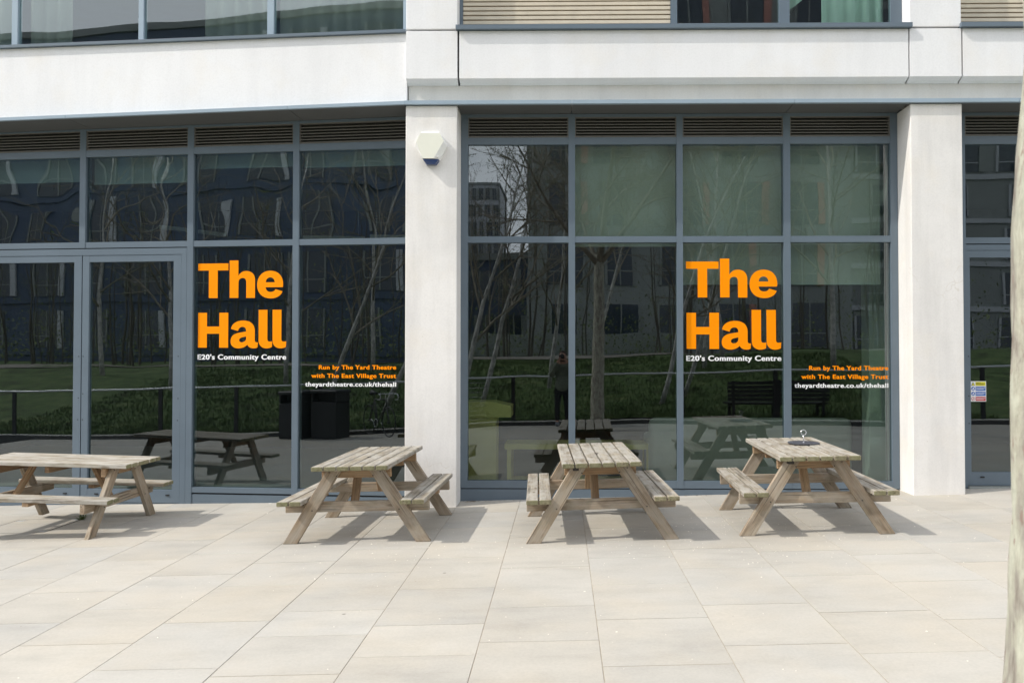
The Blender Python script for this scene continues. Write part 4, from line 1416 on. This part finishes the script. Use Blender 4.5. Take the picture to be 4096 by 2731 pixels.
# ------------------------------------------------------------------ the park opposite, which the glass reflects
kb = strip('kerb_wall', 'kerb', 0.0, 0.13, -0.3, 0.085)
tag(kb, kind='structure')
kc = strip('sunlit_kerb_top', 'kerb_top', -0.012, 0.10, 0.085, 0.108)  # kerb top as a pale strip, its sunlight painted in
tag(kc, kind='structure')
b = MB(); vs = []; fs = []
for i in range(61):
    x = -50 + 90 * i / 60; y = -12.2 + 0.9 * math.sin(x * 0.11) - 0.10 * x
    for dy in (0, -2.2): vs.append((x, y + dy, lawn_h(x, y + dy) + 0.03))
for i in range(60): fs.append([2 * i, 2 * i + 1, 2 * i + 3, 2 * i + 2])
b.add(vs, fs)
tag(b.build('path', 'path'), kind='structure')

rl = thing('railing', 'galvanised handrail on dark posts along the park edge behind the photographer', 'railing', (-0.5, -0.6, gz(-0.5)))
b = MB()
pts = []
for i in range(121):
    x = -24 + 40 * i / 120
    pts.append((x, edge_y(x) - 0.06, gz(x) + 1.17))
b.tube(pts, 0.022, 8)
b.build('handrail', 'rail', rl)
for i in range(20):
    x = -22.6 + 1.95 * i; y = edge_y(x) - 0.06
    m = MB(); m.box(x - 0.045, x + 0.045, y - 0.02, y + 0.02, gz(x) + 0.08, gz(x) + 1.155)
    m.build('post', 'post', rl)
b = MB()
for k in range(9):
    z = 0.18 + 0.11 * k
    pts = [(-3.2 + 0.1 * i, edge_y(-3.2 + 0.1 * i) - 0.06, gz(-3.2 + .1 * i) + z) for i in range(15)]
    b.tube(pts, 0.0045, 5)
b.build('infill_wires', 'steel', rl)

birches = [(-2.7, -2.4, 7.0, 0.075, (0.28, 0.0)), (-2.2, -3.4, 7.5, 0.07, (0.33, -0.05)), (0.35, -9.0, 9.0, 0.07, (0.0, 0.02)), (1.1, -10.5, 9.0, 0.07, (0.03, 0)),
           (2.6, -3.0, 7.0, 0.07, (0.26, 0)), (3.3, -3.6, 7.5, 0.07, (0.30, 0.05)), (4.6, -7.5, 8.0, 0.08, (0.1, 0)), (5.6, -9.5, 9.0, 0.08, (-0.06, 0)),
           (-6.8, -2.2, 7.5, 0.08, (0.42, 0)), (-8.8, -3.0, 7.5, 0.07, (0.35, 0.1)), (-12.0, -6.5, 8.0, 0.08, (0.05, 0)), (-15.5, -5.5, 8.0, 0.09, (-0.05, 0)),
           (-10.0, -9.0, 9.0, 0.08, (0.05, 0)), (-20.0, -8.0, 9.0, 0.09, (0.0, 0)), (8.2, -6.0, 8.5, 0.09, (0.0, 0)), (-0.4, -6.0, 8.0, 0.07, (0.18, 0))]
kinds = ['first leaning', 'second leaning', 'slender upright', 'tall upright', 'strongly leaning', 'curved leaning', 'broad', 'backward leaning',
         'steeply leaning', 'leaning twin', 'plain upright', 'stout upright', 'far upright', 'farthest', 'stout', 'thin leaning']
for i, (x, y, h, r_, ln) in enumerate(birches):
    z = lawn_h(x, y) - 0.1
    t = thing('birch_tree', 'bare %s birch with pale bark at %s on the grass bank' % (kinds[i], ('the far left', 'the left', 'the middle', 'the right')[0 if x < -9 else 1 if x < -1.5 else 2 if x < 2 else 3]), 'tree', (x, y, z), 0, 'bare birches on the grass bank')
    a, c = MB(), MB()
    branch_tree(a, c, (x, y, z), h, r_, ln, 300 + i, 3, (10, 5, 4), 0.25, True, 4, 0.15, 0.7)
    a.build('trunk', 'birch', t, recalc=False)
    c.build('crown', ['twig', 'leaf'], t, recalc=False)


# buildings opposite
def block(name, label, x0, x1, yf, depth, h, wall, floors, bay, reveal, ground=1.4, balcony=False, band=None, seed=1, panel='greyclad'):
    rng = random.Random(seed)
    r = thing(name, label, 'building', ((x0 + x1) / 2, yf, ground))
    m = MB(); m.box(x0, x1, yf - depth, yf, ground - 2.2, h); m.build('wall', wall, r)
    fh = (h - ground - 0.6) / floors
    nb = int((x1 - x0) / bay)
    proto_w = {}
    for fl_ in range(floors):
        for k in range(nb):
            if len(r.children) > 92: break
            cx = x0 + (k + 0.5 + rng.choice((-0.12, 0, 0.12))) * bay; z0 = ground + 0.4 + fl_ * fh + 0.5
            kk = rng.choice((0, 1, 2))
            if kk not in proto_w:
                w = bay * (0.42, 0.60, 0.5)[kk]; hh = fh * 0.70
                m = MB()
                m.box(-w / 2, w / 2, 0.0, 0.06, 0, hh, 0)
                m.box(-w / 2 - 0.18, -w / 2, 0.0, 0.16, 0, hh, 1); m.box(w / 2, w / 2 + (0.5 if kk == 2 else 0.1), 0.0, 0.16, 0, hh, 2 if kk == 2 else 1)
                m.box(-w / 2, w / 2, 0.06, 0.10, hh * 0.3, hh * 0.3 + 0.08, 1); m.box(-0.05, 0.05, 0.06, 0.105, 0.0, hh, 1)
                o = m.build('window', ['far_glass', reveal, panel]); proto_w[kk] = o
            else:
                o = proto_w[kk].copy(); COL.objects.link(o)
            o.parent = r; o.location = (cx - (x0 + x1) / 2, 0.02, z0 - ground)
        if band:
            m = MB(); m.box(x0 - 0.05, x1 + 0.05, yf + 0.0, yf + 0.18, ground + 0.4 + fl_ * fh - 0.1, ground + 0.4 + fl_ * fh + 0.30); m.build('floor_band', band, r)
        if balcony:
            for k in range(0, nb, 2):
                if len(r.children) > 96: break
                cx = x0 + (k + 0.9) * bay; z0 = ground + 0.4 + fl_ * fh + 0.35
                m = MB(); m.box(cx - bay * .45, cx + bay * .45, yf + .02, yf + 1.5, z0, z0 + 0.18); m.box(cx - bay * .45, cx + bay * .45, yf + 1.44, yf + 1.5, z0 + .18, z0 + 1.1, 1)
                m.build('balcony', ['paleclad', 'rail'], r)
    m = MB(); m.box(x0 - 0.2, x1 + 0.2, yf - depth, yf + 0.2, h, h + 0.5); m.build('roof', 'greyclad', r)
    return r


block('apartment_block', 'long navy clad apartment block with pale window reveals opposite on the left', -75, -9.5, -38, 12, 27, 'navy', 6, 4.6, 'greyclad', seed=4, band='navy', panel='paleclad')
block('apartment_block', 'low navy block with a brick ground floor in the gap between the larger blocks opposite', -9.4, -2.6, -44, 10, 9.2, 'navy', 2, 2.2, 'greyclad', seed=5)
block('apartment_block', 'grey green clad apartment block with salmon panels opposite on the right', -2.5, 21, -40, 12, 33, 'greyclad', 7, 4.4, 'greyclad', seed=6, panel='pink')
block('apartment_block', 'pale apartment block with rows of projecting balconies far right opposite', 23, 60, -46, 14, 30, 'greyclad', 8, 5.5, 'paleclad', balcony=True, band='paleclad', seed=8)
block('tower_block', 'tall pale ribbed tower seen far off through the gap between blocks', -22, -11.5, -130, 16, 33, 'paleclad', 10, 1.3, 'greyclad', seed=9)
lw = MB(); lw.box(-14, 6, -26.4, -26, 1.0, 2.9)
tag(lw.build('garden_wall', 'greyclad', loc=(-4, -26.2, 1.0)), 'long low grey garden wall behind the path opposite', 'wall')
hd = MB()
rng = random.Random(77)
for k in range(14000):
    x = rng.uniform(-50, 25); y = -24 + rng.gauss(0, 1.0); z = 1.5 + abs(rng.gauss(0, 1)) * (1.5 + 1.2 * noise.noise(Vector((x * 0.25, 0, 3)))) 
    s = rng.uniform(0.04, 0.11)
    e = Vector((rng.gauss(0, 1), rng.gauss(0, 1), rng.gauss(0, 1))).normalized(); q = e.cross(Vector((0.3, 0.2, 1))).normalized(); c = Vector((x, y, z))
    hd.add([c - e * s, c + q * s * .6, c + e * s, c - q * s * .6], [(0, 1, 2, 3)])
tag(hd.build('shrubs', 'leaf', recalc=False), 'dense early spring undergrowth along the far side of the park', 'shrubs', None, 'stuff')


wd_ = MB(); rng = random.Random(31)
for k in range(150):
    x = rng.uniform(-46, 16); y = -14.5 - abs(rng.gauss(0, 4)); z = lawn_h(x, y) - 0.1
    h = rng.uniform(5.5, 9.0); r_ = rng.uniform(0.025, 0.06)
    p = [Vector((x, y, z))]
    for i in range(5): p.append(p[-1] + Vector((rng.gauss(0, .10), rng.gauss(0, .10), h / 5)))
    wd_.tube(p, [r_ * (1 - .16 * i) for i in range(6)], 5, 0, cap=False)
    for j in range(9):
        f = rng.uniform(0.15, 0.98) * 5; i = min(4, int(f)); q = p[i].lerp(p[i + 1], f - i)
        a = rng.uniform(0, 6.28); L = rng.uniform(0.5, 1.5)
        e = q + Vector((math.cos(a) * L * .6, math.sin(a) * L * .6, L * .7))
        wd_.tube([q, q.lerp(e, .5) + Vector((0, 0, -.06)), e], [0.012, 0.008, 0.003], 3, 0, cap=False)
        for l_ in range(16):
            c = q.lerp(e, rng.random()) + Vector((rng.gauss(0, .15), rng.gauss(0, .15), rng.gauss(0, .15))); s_ = rng.uniform(0.02, 0.045)
            d = Vector((rng.gauss(0, 1), rng.gauss(0, 1), rng.gauss(0, 1))).normalized(); g_ = d.cross(Vector((.2, .3, 1))).normalized()
            wd_.add([c - d * s_, c + g_ * s_ * .6, c + d * s_, c - g_ * s_ * .6], [(0, 1, 2, 3)], 1)
tag(wd_.build('woodland', ['sapling', 'leaf'], recalc=False), 'belt of thin pale stemmed saplings on the far side of the park', 'woodland', None, 'stuff')

# a few dry leaves blown against the wall
lf = MB(); rng = random.Random(9)
for k in range(60):
    x = rng.uniform(-1.12, 3.6) if k % 2 else rng.gauss(-1.02, 0.06); y = 9.26 - abs(rng.gauss(0, 0.035)); z = gz(x); a = rng.uniform(0, 6.28); r_ = rng.uniform(0.006, 0.018)
    lf.add([(x + r_ * math.cos(a), y + r_ * math.sin(a), z), (x + r_ * .5 * math.cos(a + 1.7), y + r_ * .5 * math.sin(a + 1.7), z + .006), (x - r_ * math.cos(a), y - r_ * math.sin(a), z + .001), (x + r_ * .5 * math.cos(a - 1.7), y + r_ * .5 * math.sin(a - 1.7), z + .004)], [(0, 1, 2, 3)])
tag(lf.build('dry_leaves', 'leg', recalc=False), 'dry brown leaf scraps blown against the foot of the glass front', 'litter', None, 'stuff')


# bins, bench, bicycle on the plaza edge
def bin_(x, y, label):
    z = gz(x)
    r = thing('litter_bin', label, 'bin', (x, y, z), 0.12, 'black litter bins at the plaza edge')
    m = MB(); m.bevbox(Matrix.Translation((0, 0, 0.40)), 0.62, 0.55, 0.80, 0.02)
    for sx in (-1, 1): m.box(sx * 0.29 - 0.02, sx * 0.29 + 0.02, -0.26, 0.26, 0.80, 0.98)
    o = m.build('bin_body', 'post'); o.parent = r
    m = MB(); m.bevbox(Matrix.Translation((0, 0, 1.02)), 0.66, 0.60, 0.08, 0.02); o = m.build('bin_lid', 'post'); o.parent = r
    m = MB(); m.box(-0.27, 0.27, -0.05, 0.05, 0.80, 0.98); o = m.build('inner_plate', 'kerb'); o.parent = r


bin_(-7.25, 1.62, 'black litter bin at the plaza edge, farther from the bicycle')
bin_(-6.50, 1.55, 'black litter bin at the plaza edge, nearer the bicycle')
bn = thing('park_bench', 'black slatted park bench facing the park at the plaza edge', 'bench', (4.8, 0.35, gz(4.8)))
zb = gz(4.8)
m = MB()
for k in range(4): m.box(3.7, 5.9, 0.05 + 0.115 * k, 0.145 + 0.115 * k, zb + 0.42, zb + 0.455)
m.build('seat', 'post', bn)
m = MB()
for k in range(5): m.box(3.7, 5.9, 0.56, 0.59, zb + 0.50 + 0.088 * k, zb + 0.57 + 0.088 * k)
m.build('backrest', 'post', bn)
for x in (3.8, 4.8, 5.75):
    m = MB(); m.box(x, x + 0.06, 0.06, 0.55, zb + 0.36, zb + 0.42); m.box(x, x + 0.06, 0.06, 0.12, zb, zb + 0.36); m.box(x, x + 0.06, 0.50, 0.56, zb, zb + 0.94)
    m.build('bench_frame', 'post', bn)

bk = thing('bicycle', 'dark bicycle with drop handlebars leaning at the plaza edge', 'bicycle', (-5.5, 1.25, gz(-5.5)), 0.75)
Wr = 0.335


def bpart(mb, name, mat, parent=bk):
    o = mb.build(name, mat); o.parent = parent; return o


for wx in (-0.5, 0.5):
    m = MB(); m.torus((wx, 0, Wr), (1, 0, 0), (0, 0, 1), Wr - 0.012, 0.014, 36, 6)
    for k in range(16):
        a = k * math.pi / 8; m.tube([(wx, 0, Wr), (wx + (Wr - .02) * math.cos(a), 0, Wr + (Wr - .02) * math.sin(a))], 0.0015, 3)
    m.tube([(wx, -0.04, Wr), (wx, 0.04, Wr)], 0.018, 8)
    bpart(m, 'wheel', 'post')
m = MB()
A, B_, C, D_ = (-0.5, 0, Wr), (-0.08, 0, 0.29), (-0.22, 0, 0.80), (0.36, 0, 0.82)
for p, q in ((A, B_), (A, C), (B_, C), (C, D_), (B_, (0.385, 0, 0.72)), (D_, (0.40, 0, 0.66)), ((0.40, 0, 0.66), (0.5, 0, Wr))): m.tube([p, q], 0.016, 8)
bpart(m, 'frame', 'kerb')
m = MB(); m.tube([C, (-0.245, 0, 0.92)], 0.013, 8); m.tube([(-0.38, 0, 0.945), (-0.28, 0, 0.945), (-0.10, 0, 0.94)], [0.07, 0.05, 0.018], 10); bpart(m, 'saddle', 'post')
m = MB(); m.tube([D_, (0.34, 0, 0.92), (0.42, 0, 0.95)], 0.013, 8)
for s in (-1, 1): m.tube([(0.42, 0, 0.95), (0.42, s * 0.20, 0.95), (0.50, s * 0.21, 0.94), (0.54, s * 0.21, 0.88), (0.48, s * 0.21, 0.82), (0.40, s * 0.21, 0.82)], 0.012, 8)
bpart(m, 'handlebar', 'rail')
m = MB(); m.torus((-0.08, 0.04, 0.29), (1, 0, 0), (0, 0, 1), 0.09, 0.006, 20, 5); m.tube([(-0.08, -0.08, 0.29), (0.06, -0.08, 0.20)], 0.009, 6); m.tube([(-0.08, 0.08, 0.29), (-0.22, 0.08, 0.38)], 0.009, 6); bpart(m, 'crank', 'rail')


# ------------------------------------------------------------------ the photographer, standing at the camera
def skin_mesh(name, verts, edges, radii, mat, parent, sub=2, root=0):
    me = bpy.data.meshes.new(name)
    me.from_pydata(verts, edges, [])
    o = bpy.data.objects.new(name, me); COL.objects.link(o)
    o.modifiers.new('skin', 'SKIN')
    for i, r_ in enumerate(radii):
        me.skin_vertices[0].data[i].radius = (r_, r_) if not isinstance(r_, tuple) else r_
        me.skin_vertices[0].data[i].use_root = (i == root)
    s = o.modifiers.new('sub', 'SUBSURF'); s.levels = sub; s.render_levels = sub
    bpy.context.view_layer.update()
    me2 = bpy.data.meshes.new_from_object(o.evaluated_get(bpy.context.evaluated_depsgraph_get()))
    bpy.data.objects.remove(o)
    me2.name = name; me2.materials.clear(); me2.materials.append(M[mat])
    for p in me2.polygons: p.use_smooth = True; p.material_index = 0
    base = world_loc(parent)
    for v in me2.vertices: v.co -= base
    o2 = bpy.data.objects.new(name, me2); COL.objects.link(o2); o2.parent = parent
    return o2


PX, PY = 0.02, -0.30
pz0 = gz(0.0)
ps = thing('person', 'person in an olive quilted coat and black trousers holding a camera to the face', 'person', (PX, PY, pz0))
V = [(0, 0, 0.93), (0, 0.0, 1.10), (0, 0.0, 1.28), (0, 0.01, 1.43), (0, 0.04, 1.50), (0, 0.08, 1.57), (0, 0.09, 1.66), (0, 0.085, 1.72),
     (-0.19, 0.0, 1.41), (-0.25, 0.08, 1.18), (-0.16, 0.24, 1.40), (-0.085, 0.28, 1.55),
     (0.19, 0.0, 1.41), (0.25, 0.08, 1.18), (0.16, 0.24, 1.40), (0.085, 0.28, 1.55),
     (-0.09, 0, 0.88), (-0.11, 0.01, 0.50), (-0.12, -0.02, 0.09), (-0.12, 0.11, 0.035),
     (0.09, 0, 0.88), (0.11, 0.02, 0.50), (0.12, -0.02, 0.09), (0.12, 0.11, 0.035)]
V = [(x + PX, y + PY, z + pz0) for x, y, z in V]
Ed = [(0, 1), (1, 2), (2, 3), (3, 4), (4, 5), (5, 6), (6, 7), (3, 8), (8, 9), (9, 10), (10, 11), (3, 12), (12, 13), (13, 14), (14, 15), (0, 16), (16, 17), (17, 18), (18, 19), (0, 20), (20, 21), (21, 22), (22, 23)]
rad = [0.14, 0.13, 0.14, 0.12, 0.055, 0.075, 0.09, 0.06, 0.07, 0.052, 0.042, 0.03, 0.07, 0.052, 0.042, 0.03, 0.095, 0.062, 0.042, 0.035, 0.095, 0.062, 0.042, 0.035]
skin_mesh('body', V, Ed, rad, 'skin', ps)
# coat over trunk and sleeves, trousers over the legs, a little larger than the body
cv = [(0, 0, 0.78), (0, 0, 0.95), (0, 0, 1.12), (0, 0, 1.30), (0, 0.0, 1.44), (-0.20, 0.0, 1.415), (-0.255, 0.08, 1.17), (-0.165, 0.225, 1.375), (-0.11, 0.265, 1.50), (0.20, 0.0, 1.415), (0.255, 0.08, 1.17), (0.165, 0.225, 1.375), (0.11, 0.265, 1.50)]
cv = [(x + PX, y + PY, z + pz0) for x, y, z in cv]
skin_mesh('coat', cv, [(0, 1), (1, 2), (2, 3), (3, 4), (4, 5), (5, 6), (6, 7), (7, 8), (4, 9), (9, 10), (10, 11), (11, 12)],
          [0.20, 0.20, 0.175, 0.18, 0.13, 0.095, 0.078, 0.066, 0.05, 0.095, 0.078, 0.066, 0.05], 'coat', ps)
tv = [(0, 0, 0.90), (-0.095, 0, 0.82), (-0.112, 0.01, 0.50), (-0.12, -0.02, 0.10), (0.095, 0, 0.82), (0.112, 0.02, 0.50), (0.12, -0.02, 0.10)]
tv = [(x + PX, y + PY, z + pz0) for x, y, z in tv]
skin_mesh('trousers', tv, [(0, 1), (1, 2), (2, 3), (0, 4), (4, 5), (5, 6)], [0.13, 0.11, 0.075, 0.06, 0.11, 0.075, 0.06], 'trousers', ps)
for s in (-1, 1):
    soft(PX + s * 0.12, PY + 0.05, pz0 + 0.045, 0.10, 0.27, 0.09, 0.035).build('shoe', 'shoe', ps)
hv = [(0, 0.02, 1.44), (0, 0.03, 1.58), (0, 0.055, 1.70), (0, 0.10, 1.745)]
hv = [(x + PX, y + PY, z + pz0) for x, y, z in hv]
skin_mesh('hair', hv, [(0, 1), (1, 2), (2, 3)], [0.06, 0.095, 0.098, 0.06], 'hair', ps)
for s in (-1, 1):                    # five separate fingers on each hand, curled round the camera
    hx = PX + s * 0.085; hy = PY + 0.28; hz = pz0 + 1.575
    for k in range(4):
        zf = hz + 0.035 - 0.021 * k
        skin_mesh('finger', [(hx, hy - 0.01, zf), (hx + s * 0.004, hy + 0.015, zf + 0.002), (hx - s * 0.018, hy + 0.022, zf + 0.003), (hx - s * 0.035, hy + 0.012, zf)], [(0, 1), (1, 2), (2, 3)], [0.010, 0.0095, 0.009, 0.0075], 'skin', ps, 1)
    skin_mesh('thumb', [(hx, hy - 0.02, hz - 0.035), (hx - s * 0.02, hy - 0.035, hz - 0.03), (hx - s * 0.045, hy - 0.035, hz - 0.015)], [(0, 1), (1, 2)], [0.012, 0.0105, 0.009], 'skin', ps, 1)
ck = thing('photo_camera', 'black photo camera held up by the person in the olive coat', 'camera', (0, -0.06, EYE - 0.05))
m = MB(); m.bevbox(Matrix.Translation((0.0, -0.075, EYE)), 0.13, 0.055, 0.09, 0.012); m.bevbox(Matrix.Translation((0.0, -0.075, EYE + 0.055)), 0.06, 0.05, 0.035, 0.01); m.build('camera_body', 'post', ck)
m = MB(); m.tube([(0, -0.048, EYE), (0, -0.012, EYE)], 0.034, 24); m.build('lens', 'post', ck)
